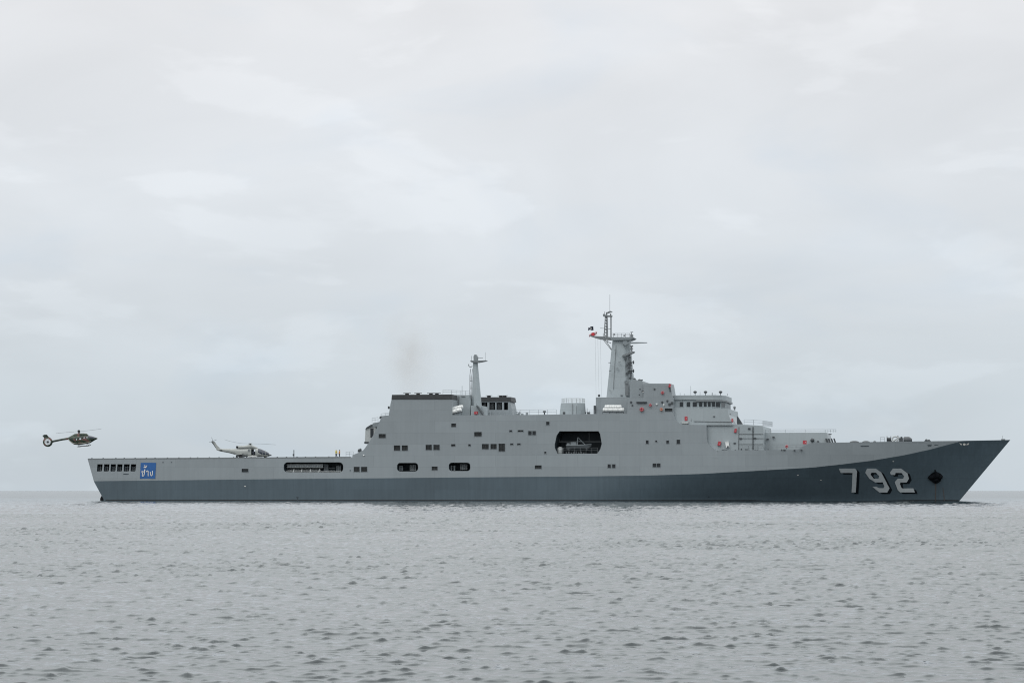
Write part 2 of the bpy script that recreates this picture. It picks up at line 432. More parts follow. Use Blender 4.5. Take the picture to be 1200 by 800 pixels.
def make_hull():
    nu = 300; lows = 9; ups = 5
    m = MB()
    def pt(u, kind, v):
        x = XS0 + u * (st_top.x - XS0)
        for _ in range(20):
            zt, zk = ztop(x), zknk(x)
            z = (-1.5 + (zk + 1.5) * v) if kind == 0 else (zk + (zt - zk) * v)
            xa, xb = xstern(z), xstem(z)
            x = .5 * x + .5 * (xa + u * (xb - xa))
        return Vector((x, -B(x, z), z))
    us = [1 - (1 - i / nu) ** 1.15 for i in range(nu + 1)]
    rows = [[pt(u, 0, j / lows) for u in us] for j in range(lows + 1)] + [[pt(u, 1, j / ups) for u in us] for j in range(1, ups + 1)]
    nrow = len(rows); nc = nu + 1
    for r in rows: r[-1].y = 0.0
    vs = [v for r in rows for v in r] + [Vector((v.x, -v.y, v.z)) for r in rows for v in r]
    off = nrow * nc
    def mat(j): return 0 if j >= lows else 1
    for j in range(nrow - 1):
        pass
    fs_u, fs_l, fs_d = [], [], []
    for j in range(nrow - 1):
        tgt = fs_u if j >= lows else fs_l
        for i in range(nu):
            a, b, c, d = j * nc + i, j * nc + i + 1, (j + 1) * nc + i + 1, (j + 1) * nc + i
            tgt.append((a, b, c, d)); tgt.append((off + d, off + c, off + b, off + a))
        tgt.append((j * nc, (j + 1) * nc, off + (j + 1) * nc, off + j * nc))
    for i in range(nu):
        fs_d.append(((nrow - 1) * nc + i, (nrow - 1) * nc + i + 1, off + (nrow - 1) * nc + i + 1, off + (nrow - 1) * nc + i))
        fs_l.append((i + 1, i, off + i, off + i + 1))
    m.v = [tuple(v) for v in vs]; m.f = fs_u + fs_l + fs_d; m.m = [0] * len(fs_u) + [1] * len(fs_l) + [3] * len(fs_d)
    me = m.mesh('hull', ['upper', 'lower', 'recess_shade', 'deck'])
    bm = bmesh.new(); bm.from_mesh(me); bmesh.ops.remove_doubles(bm, verts=bm.verts, dist=1e-4)
    bmesh.ops.dissolve_degenerate(bm, dist=1e-4, edges=bm.edges); bmesh.ops.recalc_face_normals(bm, faces=bm.faces)
    for f in bm.faces: f.smooth = True
    for ed in bm.edges:
        ed.smooth = not (len(ed.link_faces) == 2 and (ed.calc_face_angle(0) > R(22) or ed.link_faces[0].material_index != ed.link_faces[1].material_index))
    bm.to_mesh(me); bm.free()
    o = bpy.data.objects.new('hull', me); COL.objects.link(o); o.parent = ship
    return o
hull = make_hull()

def rounded(x0, y0, x1, y1, r, n=5, rl=None):
    pts = []
    for cx, cy, a0 in ((x1 - r, y1 - r, 0), (x0 + r, y1 - r, 90), (x0 + r, y0 + r, 180), (x1 - r, y0 + r, 270)):
        for k in range(n + 1):
            a = R(a0 + 90 * k / n); pts.append((cx + r * math.cos(a), cy + r * math.sin(a)))
    return pts
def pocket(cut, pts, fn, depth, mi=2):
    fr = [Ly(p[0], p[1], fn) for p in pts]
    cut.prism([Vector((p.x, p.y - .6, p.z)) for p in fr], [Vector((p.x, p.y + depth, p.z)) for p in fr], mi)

fh = lambda x, z: -B(x, z)
FS = -13.95
fs_ = lambda x, z: FS

hc = MB()
stern_open = []
for l, r_ in zip((502, 550, 597, 643, 690, 738), (540, 588, 634, 680, 730, 775)):
    a, b = l / 6 + 30, r_ / 6 + 30
    q = [(a - .1, 551.6), (a + .4, 552.1), (b - 1.2, 552.1), (b - .4, 551.2), (b + .3, 543.6), (a + .4, 543.6)]
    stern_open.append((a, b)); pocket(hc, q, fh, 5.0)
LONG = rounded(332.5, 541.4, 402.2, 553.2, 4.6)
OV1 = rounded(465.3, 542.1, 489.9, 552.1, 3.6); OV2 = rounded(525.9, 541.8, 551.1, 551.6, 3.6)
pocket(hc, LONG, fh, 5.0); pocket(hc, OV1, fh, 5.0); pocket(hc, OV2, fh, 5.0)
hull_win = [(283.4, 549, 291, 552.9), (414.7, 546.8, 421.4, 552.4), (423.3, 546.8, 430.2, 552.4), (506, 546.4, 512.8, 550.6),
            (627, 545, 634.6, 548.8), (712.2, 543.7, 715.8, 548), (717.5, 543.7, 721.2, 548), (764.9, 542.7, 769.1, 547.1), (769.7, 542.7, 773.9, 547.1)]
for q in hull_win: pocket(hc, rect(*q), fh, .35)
boolean(hull, hc, ['upper', 'lower', 'recess_shade', 'deck'])

# superstructure, flush with the ship's side
sup_px = [(413, 536.1), (413, 533), (420, 530.2), (426, 527), (432, 518.8), (439, 507), (446.3, 490), (448, 487.4), (455.5, 486.6),
          (552, 486.3), (620, 485.9), (700, 484.7), (735, 484.4), (736, 465.8), (789.2, 465.4), (789, 478.7), (789.6, 485), (791.5, 491), (795, 495.4), (800, 497.2), (827.7, 497.8), (828.5, 516.5), (831, 521.5), (835, 525), (841, 527.6), (841, 536.1)]
sup = block('superstructure', sup_px, FS, -FS, ['upper', 'lower', 'recess_shade', 'deck'], ship)
sc = MB()
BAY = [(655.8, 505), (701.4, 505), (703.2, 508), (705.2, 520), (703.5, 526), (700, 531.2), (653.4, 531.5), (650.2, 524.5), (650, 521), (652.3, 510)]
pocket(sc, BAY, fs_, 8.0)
sup_win = [(444, 508.3, 452, 513), (461.8, 521.6, 468.9, 527.6), (471, 521.6, 477.9, 527.6), (499, 521, 506, 527), (508, 521, 515.2, 527),
           (529, 496, 534.2, 500), (555.9, 506, 564.4, 511), (528.8, 520.2, 533.5, 522.6), (549, 520.2, 551.6, 522.5),
           (564.9, 520, 572.7, 526), (574.9, 520, 582, 526), (584.4, 519.7, 591.7, 528.5), (597, 503.8, 600, 505.7), (606.7, 503.8, 613.3, 505.4),
           (598, 519.2, 601.4, 521.1), (606.2, 519.2, 610, 521.1), (619.2, 504.8, 623, 509.6), (624, 504.8, 627.9, 509.6), (640.2, 493.9, 643.8, 497.8),
           (638, 529, 640.2, 531), (757, 515.7, 760, 519.8), (768, 515.8, 770, 517.7), (781, 515.8, 783.9, 519.4), (793, 515, 796.9, 519.8),
           (779.3, 478.5, 788, 481.7)]
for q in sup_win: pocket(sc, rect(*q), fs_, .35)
boolean(sup, sc, ['upper', 'lower', 'recess_shade', 'deck'])

def window(q, fn, parent, louvre=False, depth=.26):
    """a recessed window: its pane, and a sub-part frame standing proud of the plating"""
    c = [Ly(p[0], p[1], fn) for p in rect(*q)]
    m = MB(); x0, x1, z0, z1 = c[0].x, c[1].x, c[0].z, c[2].z
    y = sum(p.y for p in c) / 4
    m.box(((x0 + x1) / 2, y + depth, (z0 + z1) / 2), (x1 - x0 - .02, .05, z1 - z0 - .02))
    if louvre:
        n = max(2, int((z1 - z0) / .22))
        for k in range(n):
            z = z0 + (k + .5) * (z1 - z0) / n
            m.box(((x0 + x1) / 2, y + depth - .1, z), (x1 - x0 - .04, .1, .04), 0, Matrix.Rotation(R(35), 3, 'X'))
        if x1 - x0 > 1.1: m.box(((x0 + x1) / 2, y + depth - .2, (z0 + z1) / 2), (.07, .07, z1 - z0 - .02))
    o = m.build('vent' if louvre else 'window', 'louvre' if louvre else 'glass', parent)
    f = MB(); t = .07
    for zz in (z0 - t / 2, z1 + t / 2): f.box(((x0 + x1) / 2, y - .02, zz), (x1 - x0 + 2 * t, .09, t))
    for xx in (x0 - t / 2, x1 + t / 2): f.box((xx, y - .02, (z0 + z1) / 2), (t, .09, z1 - z0))
    f.build('frame', 'fitting', o)
    return o
for q in hull_win: window(q, fh, ship, louvre=(q[0] > 300 and q[0] < 640))
for q in sup_win: window(q, fs_, ship, louvre=(q[2] - q[0] > 4.5))

# ---- small helpers for ship parts
def bar(m, pts, r, mi=0): m.tube(pts, r, mi, 6)
def part(name, fn, mat, parent=ship, smooth=None):
    m = MB(); fn(m); return m.build(name, mat, parent, smooth)
def railing(pts, h=1.05, step=1.6, mat='fitting', parent=ship, r=.035):
    """pts: ship-local base points"""
    m = MB(); pts = [Vector(p) for p in pts]; up = Vector((0, 0, h))
    for a, b in zip(pts, pts[1:]):
        n = max(1, round((b - a).length / step))
        for k in range(n + 1):
            p = a.lerp(b, k / n); bar(m, [p, p + up], r)
        for f in (1.0, .55): bar(m, [a + up * f, b + up * f], r * .8)
    return m.build('railing', mat, parent)
def pbox(m, a, b, c, d, y, depth, mi=0):
    f, k = extr(rect(a, b, c, d), y, y + depth); m.prism(f, k, mi)

# dark boot line along the water
def boot(m):
    r0, r1 = [], []
    for i in range(0, 161):
        x = SX[0] + .4 + (xstem(.22) - .3 - SX[0] - .4) * i / 160
        r0.append((x, -B(x, -.8) - .03, -.8)); r1.append((x, -B(x, .25) - .03, .25))
    n = len(r0); m.add(r0 + r1, [(i, i + 1, n + i + 1, n + i) for i in range(n - 1)])
part('boot_topping', boot, 'boot')
# rudder fairing at the stern
def skeg(m):
    f, k = extr([(117.2, 588), (117.4, 583.5), (119, 580.5), (121.5, 580.8), (124, 585), (124, 588)], -9.0, -6.0); m.prism(f, k)
part('stern_fairing', skeg, 'black')

# ---- hull number
def on_hull(name, outer, holes, off, thick, mat, parent=ship, cuts=3):
    polys = [[Vector((x, y, 0)) for x, y in outer]] + [[Vector((x, y, 0)) for x, y in h] for h in holes]
    flat = [p for q in polys for p in q]
    bm = bmesh.new(); vs = [bm.verts.new(p) for p in flat]
    for t in tessellate_polygon(polys):
        try: bm.faces.new([vs[i] for i in t])
        except ValueError: pass
    for _ in range(cuts):
        long = [e for e in bm.edges if e.calc_length() > 2.2]
        if not long: break
        bmesh.ops.subdivide_edges(bm, edges=long, cuts=1, use_grid_fill=False)
        bmesh.ops.triangulate(bm, faces=[f for f in bm.faces if len(f.verts) > 3])
    for v in bm.verts: v.co = H(v.co.x, v.co.y, off)
    ret = bmesh.ops.extrude_face_region(bm, geom=list(bm.faces))
    for v in [g for g in ret['geom'] if isinstance(g, bmesh.types.BMVert)]: v.co.y += thick
    bmesh.ops.recalc_face_normals(bm, faces=bm.faces)
    me = bpy.data.meshes.new(name); bm.to_mesh(me); bm.free(); me.materials.append(M[mat])
    o = bpy.data.objects.new(name, me); COL.objects.link(o); o.parent = parent
    return o
def z2(pts): return [(975 + x / 11.43, 540 + y / 11.43) for x, y in pts]
D7 = [(90, 100), (310, 100), (335, 135), (318, 420), (262, 420), (275, 158), (118, 158)]
D9 = [(470, 100), (585, 100), (660, 150), (770, 365), (740, 420), (635, 420), (540, 342), (595, 342), (630, 362), (690, 362), (700, 335), (680, 285), (580, 285), (500, 235), (445, 155)]
D9h = [(530, 155), (590, 155), (630, 200), (622, 235), (560, 235), (515, 180)]
D2 = [(815, 100), (925, 100), (1010, 160), (1030, 235), (1000, 285), (915, 285), (910, 310), (935, 365), (1090, 365), (1110, 418), (910, 418), (880, 385),
      (840, 280), (880, 235), (955, 235), (965, 200), (930, 158), (850, 158), (845, 185), (790, 185), (775, 155)]
sh = lambda q: [(x + 36, y + 20) for x, y in q]
for d, h in ((D7, []), (D9, [D9h]), (D2, [])):
    o = on_hull('hull_number', z2(d), [z2(k) for k in h], .09, .06, 'number')
    on_hull('number_shade', z2(sh(d)), [z2(sh(k)) for k in h], .045, .03, 'numshadow', o)

# bow crest, draught marks, little markings
def patch(name, px, off, mat, parent=ship): return on_hull(name, px, [], off, .03, mat, parent, 2)
def crest():
    o = patch('bow_emblem', [(1128.4, 519.6), (1130.2, 519.2), (1131.6, 519.8), (1131.4, 521.2), (1130, 521.8), (1128.6, 521.2)], .05, 'lettering')
    for a in ([(1124.3, 518.9), (1126.8, 519.8), (1127.6, 521.2), (1125.4, 520.9)], [(1135.8, 518.9), (1133.2, 519.8), (1132.4, 521.2), (1134.8, 520.9)]):
        patch('emblem_wing', a, .05, 'lettering', o)
crest()
for (x, y) in ((935, 556.6), (962, 562.4), (1046.8, 540.4), (287.2, 569.5)):
    patch('draught_mark', rect(x - .9, y - .35, x + .9, y + .35), .04, 'lettering')
for (x, y, r) in ((191, 541.5, .8), (201, 541.5, .8), (410.4, 551, .9), (1059.2, 505 + 80.5, 1.2), (830.5, 582, 1.1), (755, 586.4, 1.2), (348.4, 582.4, 1.4)):
    patch('scupper', [(x + r * math.cos(k * math.pi / 4), y + r * .7 * math.sin(k * math.pi / 4)) for k in range(8)], .04, 'recess_shade')
patch('scupper', rect(348, 582.5, 348.9, 586), .04, 'recess_shade')
for q in ((1008.5, 522, 1018.4, 522.9), (1087, 520.6, 1091.8, 521.3), (1087.4, 522, 1091.4, 522.5), (1095, 520.7, 1099, 521.3), (144.5, 554.6, 150.5, 555.6)):
    patch('fairlead', rect(*q), .05, 'recess_shade')

# anchor in its hawse
def anch(m):
    q = [(1087, 559.6), (1088.6, 557.4), (1090.6, 555.4), (1093, 553.4), (1096, 552.4), (1099.5, 553.2), (1102.8, 555.2), (1104.9, 558.2), (1103.4, 560.2), (1102.4, 563.4),
         (1099.6, 565.4), (1097.2, 566.6), (1094.6, 565.8), (1091.4, 563.4), (1089.2, 561.6)]
    fr = [H(a, b, .30) for a, b in q]; bk = [H(a, b, -.5) for a, b in q]; m.prism(fr, bk)
    for (a, b), r in (((1096, 556.5), 1.0), ((1091.5, 558.6), .7), ((1101, 558.4), .75), ((1096.4, 561.5), .7)):
        p = H(a, b, .15); m.ball(p, (r, .45, r * .8))
an = part('anchor', anch, 'anchor')
def shank(m): bar(m, [H(1096.2, 557, .6), H(1096, 551.8, .5), H(1095.8, 550.6, .0)], .16)
part('shank', shank, 'anchor', an)
patch('rust_streak', [(1095.3, 564.5), (1097.2, 565), (1097, 576), (1096.8, 587.5), (1095.6, 587.5), (1095.9, 576)], .035, 'rust')
patch('rust_streak', [(1104.6, 571), (1105.3, 571), (1107.4, 587), (1106.4, 587)], .035, 'rust')

# ---- openings in the side: what stands in them
for a, b in stern_open:
    def bol(m, a=a, b=b):
        for t in (.32, .68):
            p = H(a + (b - a) * t, 552, -1.3); bar(m, [p, p + Vector((0, 0, .9))], .2); m.ball(p + Vector((0, 0, .9)), .28)
    part('mooring_bollard', bol, 'fitting')
    def hang(m, a=a, b=b):
        pbox(m, a + (b - a) * .62, 543.8, a + (b - a) * .74, 550.2, -12.1, .15); pbox(m, a + .2, 549.9, b - .4, 550.3, -12.4, .1)
    part('opening_stiffener', hang, 'steel')
# stowed accommodation ladder in the long opening
def gang(m):
    pbox(m, 336, 543.6, 378.4, 544.9, -12.6, .3, 0); pbox(m, 336.6, 545.0, 378.2, 546.5, -12.75, .5, 1); pbox(m, 336, 546.6, 378.4, 547.8, -12.6, .35, 0)
    for k in range(15):
        x = 337.5 + k * 2.85; pbox(m, x, 544.6, x + .5, 547.0, -12.8, .1, 0)
part('gangway', gang, ['lightfit', 'fitting'])
def gsup(m):
    for x in (344.5, 354, 364.2, 374.5):
        bar(m, [L(x, 549.6, -12.9), L(x - 1, 553.2, -13.4)], .12)
    bar(m, [L(334, 552.4, -13.3), L(400, 552.4, -13.3)], .1); bar(m, [L(336, 550.3, -12.4), L(376, 550.3, -12.4)], .07)
part('gangway_rail', gsup, 'lightfit')
def gwin(m):
    pbox(m, 379.5, 543.6, 384.5, 552.8, -11.2, 1.0); pbox(m, 394.2, 545.8, 399.6, 552.8, -12.0, 1.2)
    for k in range(3): bar(m, [L(395 + k * 2, 545, -12.2), L(395 + k * 2, 552.8, -12.2)], .09)
    bar(m, [L(385, 548.4, -12), L(392.5, 548.4, -12)], .06); bar(m, [L(385, 550.4, -12), L(392.5, 550.4, -12)], .06)
part('gangway_winch', gwin, 'fitting')
for x0, x1, y0, y1 in ((480.6, 487.2, 545, 550.6), (539.8, 547.2, 544, 549.4)):
    def cab(m, x0=x0, x1=x1, y0=y0, y1=y1):
        pbox(m, x0, y0, x1, y1, -11.6, .6, 0)
        for k in range(4):
            x = x0 + (x1 - x0) * k / 3; bar(m, [L(x, y0 - .4, -11.8), L(x, y1 + .8, -11.8)], .07, 1)
        for f in (0, .5, 1): bar(m, [L(x0, y0 + (y1 - y0) * f, -11.8), L(x1, y0 + (y1 - y0) * f, -11.8)], .06, 1)
    part('mooring_winch', cab, ['fitting', 'lightfit'])
for x in (468.5, 471.2, 529, 532.5):
    def bb(m, x=x):
        p = L(x, 551, -12.4); bar(m, [p, p + Vector((0, 0, .9))], .2); m.ball(p + Vector((0, 0, .9)), .26)
    part('mooring_bollard', bb, 'fitting')

# boat bay: beam, davit crane, boat, drum
def baybeam(m):
    pbox(m, 652, 516.8, 704.4, 517.8, -9.0, .3); pbox(m, 690, 505.5, 690.7, 516.6, -8.8, .2); pbox(m, 655.2, 509.5, 655.9, 516.6, -8.8, .2)
part('bay_beam', baybeam, 'steel')
def drum(m):
    a = L(656.4, 527.6, -12.9)
    m.loft([[(a.x + r * math.cos(t), a.y + r * math.sin(t) * .9, a.z + h) for t in [k * math.pi / 6 for k in range(12)]]
            for h, r in ((-.75, .45), (-.6, .58), (.4, .58), (.62, .5), (.8, .25))])
part('hose_drum', drum, 'lightfit', ship, 40)
rr = [L(653.4, 531.0, -13.4), L(700.2, 531.0, -13.4)]
railing(rr, 1.25, 1.35, 'steel', r=.03)
def gear(m):
    random.seed(3)
    for k in range(9):
        x = 663 + k * 2.9; h = random.uniform(.8, 2.4)
        pbox(m, x, 530.6 - h, x + random.uniform(.6, 1.8), 531, -11.4 + random.uniform(-.3, .3), .4)
    bar(m, [L(664, 525.6, -12.0), L(690, 524.4, -12.0)], .1); bar(m, [L(668, 518.6, -11.6), L(676, 517, -11.6)], .09)
    pbox(m, 664.6, 519, 668.5, 521, -11.9, .5); pbox(m, 670.3, 518.4, 675, 521, -11.9, .5)
part('boat_cradle', gear, 'steel')

# ---- aft control cab and small upper decks
cab = block('control_cab', [(427.4, 519.8), (428.2, 503.4), (431, 500.2), (436, 498.4), (441, 498.4), (441, 519.8)], -8.6, -2.5, 'lightfit', ship)
part('cab_roof', lambda m: m.prism(*extr([(428.0, 503.0), (429.3, 500.6), (434, 497.6), (443, 494.4), (443, 497.2), (435, 499.6), (431, 501.2)], -8.9, -2.3)), 'darkfit', cab)
part('cab_window', lambda m: pbox(m, 434, 501.5, 437.6, 512.5, -8.66, .1), 'glass', cab)
part('cab_sill', lambda m: pbox(m, 426.8, 517.4, 431.8, 519.4, -8.9, 1.0), 'darkfit', cab)
block('aft_platform', [(436.5, 500), (436.8, 495.6), (448, 493.6), (448, 500)], -11.5, -2, 'fitting', ship)
block('aft_platform', [(444.5, 490.4), (444.9, 487.6), (457, 486.2), (457, 490.4)], -12.5, -4, 'darkfit', ship)
railing([L(436, 495.6, -11.3), L(443, 494.6, -11.3)], 1.15, .9)
railing([L(446.5, 487.3, -12.3), L(456.5, 486.3, -12.3)], .55, 1.1)
railing([L(405.5, 535, -12.6), L(414, 534.4, -12.6)], 1.1, 1.1)
part('floodlight', lambda m: m.box(L(455.6, 477.4, -12.9), (.35, .5, .6)), 'darkfit')
part('deck_winch', lambda m: (m.ball(L(421, 527.4, -13.2), (.35, .4, .35)), m.ball(L(422.4, 527, -13.2), (.28, .4, .4)), m.box(L(421.5, 528.6, -13.2), (.8, .6, .4))), 'darkfit')
part('floodlight', lambda m: m.ball(L(426.3, 533.3, -14.02), .17), 'white')
def edge(m):
    px = np.linspace(103, 411, 60); a = []; b_ = []
    for x in px:
        p = H(x, float(np.interp(x, [102, 220, 420], [537.4, 536.6, 535.3])), .0); a.append(p)
    f0 = [p + Vector((0, -.02, .10)) for p in a]; f1 = [p + Vector((0, -.02, -.16)) for p in a]; f2 = [p + Vector((0, .3, .10)) for p in a]
    n = len(a); m.add(f1 + f0 + f2, [(i, i + 1, n + i + 1, n + i) for i in range(n - 1)] + [(n + i, n + i + 1, 2 * n + i + 1, 2 * n + i) for i in range(n - 1)])
part('deck_edge_coaming', edge, 'steel')
random.seed(11)
cle = MB(); cle.box((0, 0, .05), (.22, .2, .10)); cle.box((0, 0, .12), (.36, .1, .05)); cle = cle.mesh('deck_cleat', 'darkfit')
for k in range(24):
    x = 108 + k * 12.6 + random.uniform(-3, 3)
    o = bpy.data.objects.new('deck_cleat', cle); COL.objects.link(o); o.parent = ship
    o.location = H(x, float(np.interp(x, [102, 220, 420], [537.4, 536.6, 535.3])), -.2) + Vector((0, 0, .06))

# ---- starboard funnel
fun = block('funnel', [(455.6, 486.55), (457.6, 473), (458.9, 467.8), (529.4, 467.8), (524.0, 468), (522, 474), (518.2, 482), (516.8, 486.4)][:4] + [(529.6, 477), (530, 486.4)], -13.94, -7.4, 'upper', ship)
def fun2(m):
    f, k = extr([(458.7, 467.7), (459.3, 462.4), (529.2, 461.9), (529.6, 467.6)], -14.04, -7.3); m.prism(f, k)
part('soot_band', fun2, 'soot', fun)
def intake(m):
    a = L(529.7, 476.3, -12.8); b = L(529.7, 467.9, -12.8)
    m.box((a.x + .04, -10.6, (a.z + b.z) / 2), (.12, 4.0, (b.z - a.z) * .86))
part('intake_grille', intake, 'louvre', fun)
for x in (477, 505, 512, 490):
    def pipe(m, x=x):
        p = L(x, 462, -10.6); q = .45
        m.loft([[(p.x + q * r * math.cos(t), p.y + q * r * math.sin(t), p.z + h) for t in [k * math.pi / 6 for k in range(12)]] for h, r in ((-.3, 1), (.18, 1), (.22, .8))])
        bar(m, [p + Vector((-.9, 0, .3)), p + Vector((.9, 0, .3))], .06)
    part('exhaust_pipe', pipe, 'black', fun, 40)
railing([L(519, 461.9, -10.6), L(529, 461.9, -10.6), L(551, 463, -6)], .95, 1.5)

# ---- deckhouse between funnel and mast, with mast, port funnel
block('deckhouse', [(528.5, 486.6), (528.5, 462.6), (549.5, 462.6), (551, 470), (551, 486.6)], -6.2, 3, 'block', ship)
def pipes(m):
    bar(m, [L(537.5, 464, -6.35), L(537.5, 479, -6.35)], .12); bar(m, [L(540, 464, -6.35), L(545, 464.2, -6.35)], .1); bar(m, [L(541.5, 452, -5), L(541.5, 462.6, -5)], .05)
part('vent_pipe', pipes, 'steel')
MY = -4.0
def frustum(m, p0, p1, sx0, sx1, sy0, sy1, dx=0, cy=MY, cut=.3):
    rings = []
    for c, hx, hy in ((p0, sx0, sy0), (p1, sx1, sy1)):
        ch = cut * min(hx, hy) * 2
        rings.append([(c.x + a, cy + b, c.z) for a, b in ((-hx + ch, -hy), (hx - ch, -hy), (hx, -hy + ch), (hx, hy - ch), (hx - ch, hy), (-hx + ch, hy), (-hx, hy - ch), (-hx, -hy + ch))])
    m.loft(rings)
a0, a1 = L(552.2, 475.2, MY - 1.2), L(562.8, 475.2, MY - 1.2); b0, b1 = L(554.1, 422.8, MY - .6), L(558.9, 422.8, MY - .6)
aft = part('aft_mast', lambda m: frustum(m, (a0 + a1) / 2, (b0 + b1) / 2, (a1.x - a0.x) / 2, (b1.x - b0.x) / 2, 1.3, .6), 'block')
part('platform', lambda m: m.prism(*extr([(551.2, 422.2), (559, 422.4), (569.2, 422), (569.2, 422.7), (559, 424.6), (553, 424.6), (551.2, 423.6)], MY - 1.2, MY + 1.2)), 'steel', aft)
def head(m):
    f, k = extr([(555, 422.3), (554.8, 417.5), (556, 415.3), (558, 415.4), (559, 418), (558.8, 422.3)], MY - .6, MY + .6); m.prism(f, k)
    bar(m, [L(560, 419.3, MY), L(566, 419.3, MY)], .06); bar(m, [L(568.7, 422, MY), L(568.7, 412.5, MY)], .035)
    bar(m, [L(552.4, 422.2, MY - 1), L(552.4, 417, MY - 1)], .05); bar(m, [L(560.2, 422.2, MY), L(560.2, 417.4, MY)], .05)
part('mast_head', head, 'fitting', aft)
def lad(m):
    q = [L(550.5, 468, MY - .3), L(550.6, 440, MY - .3), L(551.6, 432, MY - .3)]
    bar(m, q, .07); q2 = [p + Vector((.45, 0, 0)) for p in q]; bar(m, q2, .05)
    for k in range(22):
        t = k / 21; p = q[0].lerp(q[1], t); bar(m, [p, p + Vector((.45, 0, 0))], .035)
    bar(m, [L(549.2, 426.5, MY), L(549.4, 428.8, MY), L(551, 430, MY), L(553.6, 429, MY)], .1)
    for y in (446, 455, 463): bar(m, [L(550.6, y, MY - .3), L(553.6, y, MY - .3)], .06)
part('ladder', lad, 'steel', aft)
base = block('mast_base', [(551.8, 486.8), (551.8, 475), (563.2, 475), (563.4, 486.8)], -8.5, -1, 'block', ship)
part('equipment_locker', lambda m: pbox(m, 563.8, 476.4, 569, 486.8, -7.5, 2.5), 'block')
part('stair', lambda m: (m.prism(*extr([(557.6, 475.2), (559.2, 475.2), (567.4, 486.6), (565, 486.6)], -9.4, -8.6)), bar(m, [L(557.8, 473, -9.4), L(567, 484, -9.4)], .05)), 'darkfit')
pf = block('funnel', [(561, 486.9), (561.4, 470.6), (597.8, 470.6), (599.6, 478), (600.6, 487)], 7.5, 13.9, ['upper', 'upper', 'recess_shade'], ship)
pc = MB()
for x0, x1, y1 in ((562.8, 570.6, 480), (573, 579.8, 480), (581.4, 587.8, 480), (590.2, 594.8, 480)):
    f, k = extr(rect(x0, 471.2, x1, y1), 7.0, 10.5); pc.prism(f, k, 2)
boolean(pf, pc, ['upper', 'upper', 'recess_shade'])
for x0, x1 in ((573, 579.8), (581.4, 587.8), (562.8, 570.6)):
    def slats(m, x0=x0, x1=x1):
        for k in range(1, 5):
            x = x0 + (x1 - x0) * k / 5; pbox(m, x, 471.4, x + .25, 479.8, 8.0, .15)
    part('intake_grille', slats, 'steel', pf)
part('soot_band', lambda m: m.prism(*extr([(560.8, 470.5), (561.2, 465.2), (598.4, 465), (599.4, 470.5)], 7.4, 14.0)), 'soot', pf)
for x in (573, 587, 591.5):
    def pipe(m, x=x):
        p = L(x, 465.1, 10); q = .45
        m.loft([[(p.x + q * r * math.cos(t), p.y + q * r * math.sin(t), p.z + h) for t in [k * math.pi / 6 for k in range(12)]] for h, r in ((-.3, 1), (.25, 1), (.3, .8))])
        bar(m, [p + Vector((-.8, 0, .35)), p + Vector((.8, 0, .35))], .06)
    part('exhaust_pipe', pipe, 'black', pf, 40)
random.seed(5)
for x in (572, 575.5, 580, 584, 590, 593.5):
    h = random.uniform(1.5, 4.5); part('deck_gear', lambda m: pbox(m, x, 486.6 - h, x + random.uniform(.8, 1.8), 486.8, random.uniform(-6, 0), .8), 'fitting')
# midships deck rail, vents
railing([L(600, 486.3, -12.5), L(652, 485.6, -12.5)], 1.15, 2.0)
random.seed(9)
for x in (602.4, 606, 610.5, 616): part('deck_gear', lambda m: pbox(m, x, 484.3 - random.uniform(0, 1.2), x + 2.2, 486.4, -8 + random.uniform(-1, 1), 1), 'fitting')
part('deck_gear', lambda m: (bar(m, [L(603, 481.5, -8), L(610, 484.2, -8)], .12), bar(m, [L(609, 481.6, -8), L(609, 486, -8)], .1)), 'fitting')
def mush(m):
    p = L(638, 486, -10); bar(m, [p, p + Vector((0, 0, .6))], .16); m.ball(p + Vector((0, 0, .75)), (.42, .42, .25))
part('mushroom_vent', mush, 'darkfit', ship, 40)
# gun platform tower amidships
t0, t1 = L(654.6, 486, -9), L(684, 486, -9); u0, u1 = L(656.2, 471.9, -9), L(683, 471.9, -9)
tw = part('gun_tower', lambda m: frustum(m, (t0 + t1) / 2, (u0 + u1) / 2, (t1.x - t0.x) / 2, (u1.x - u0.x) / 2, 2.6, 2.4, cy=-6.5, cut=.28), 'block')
ringp = [Vector((((u0 + u1) / 2).x + a, -6.5 + b, u0.z)) for a, b in ((-2.4, -1.2), (-1.2, -2.3), (1.2, -2.3), (2.4, -1.2), (2.4, 2.2), (-2.4, 2.2), (-2.4, -1.2))]
railing(ringp, 1.05, 1.0, 'lightfit', tw, .04)
part('tower_door', lambda m: (pbox(m, 659.5, 482.5, 662.2, 485.2, -9.16, .1)), 'darkfit', tw)
part('tower_pipe', lambda m: (bar(m, [L(671, 473, -9.25), L(671, 485, -9.25)], .07), bar(m, [L(675.5, 475, -9.25), L(675.5, 485, -9.25)], .05)), 'steel', tw)
part('deck_gear', lambda m: (bar(m, [L(688, 478, -9), L(688, 484.6, -9)], .06), m.ball(L(686.2, 483.2, -9), .2), m.box(L(690, 484, -9), (.6, .4, .5))), 'darkfit')
railing([L(685, 484.9, -12.5), L(697, 484.7, -12.5)], .8, 1.4)

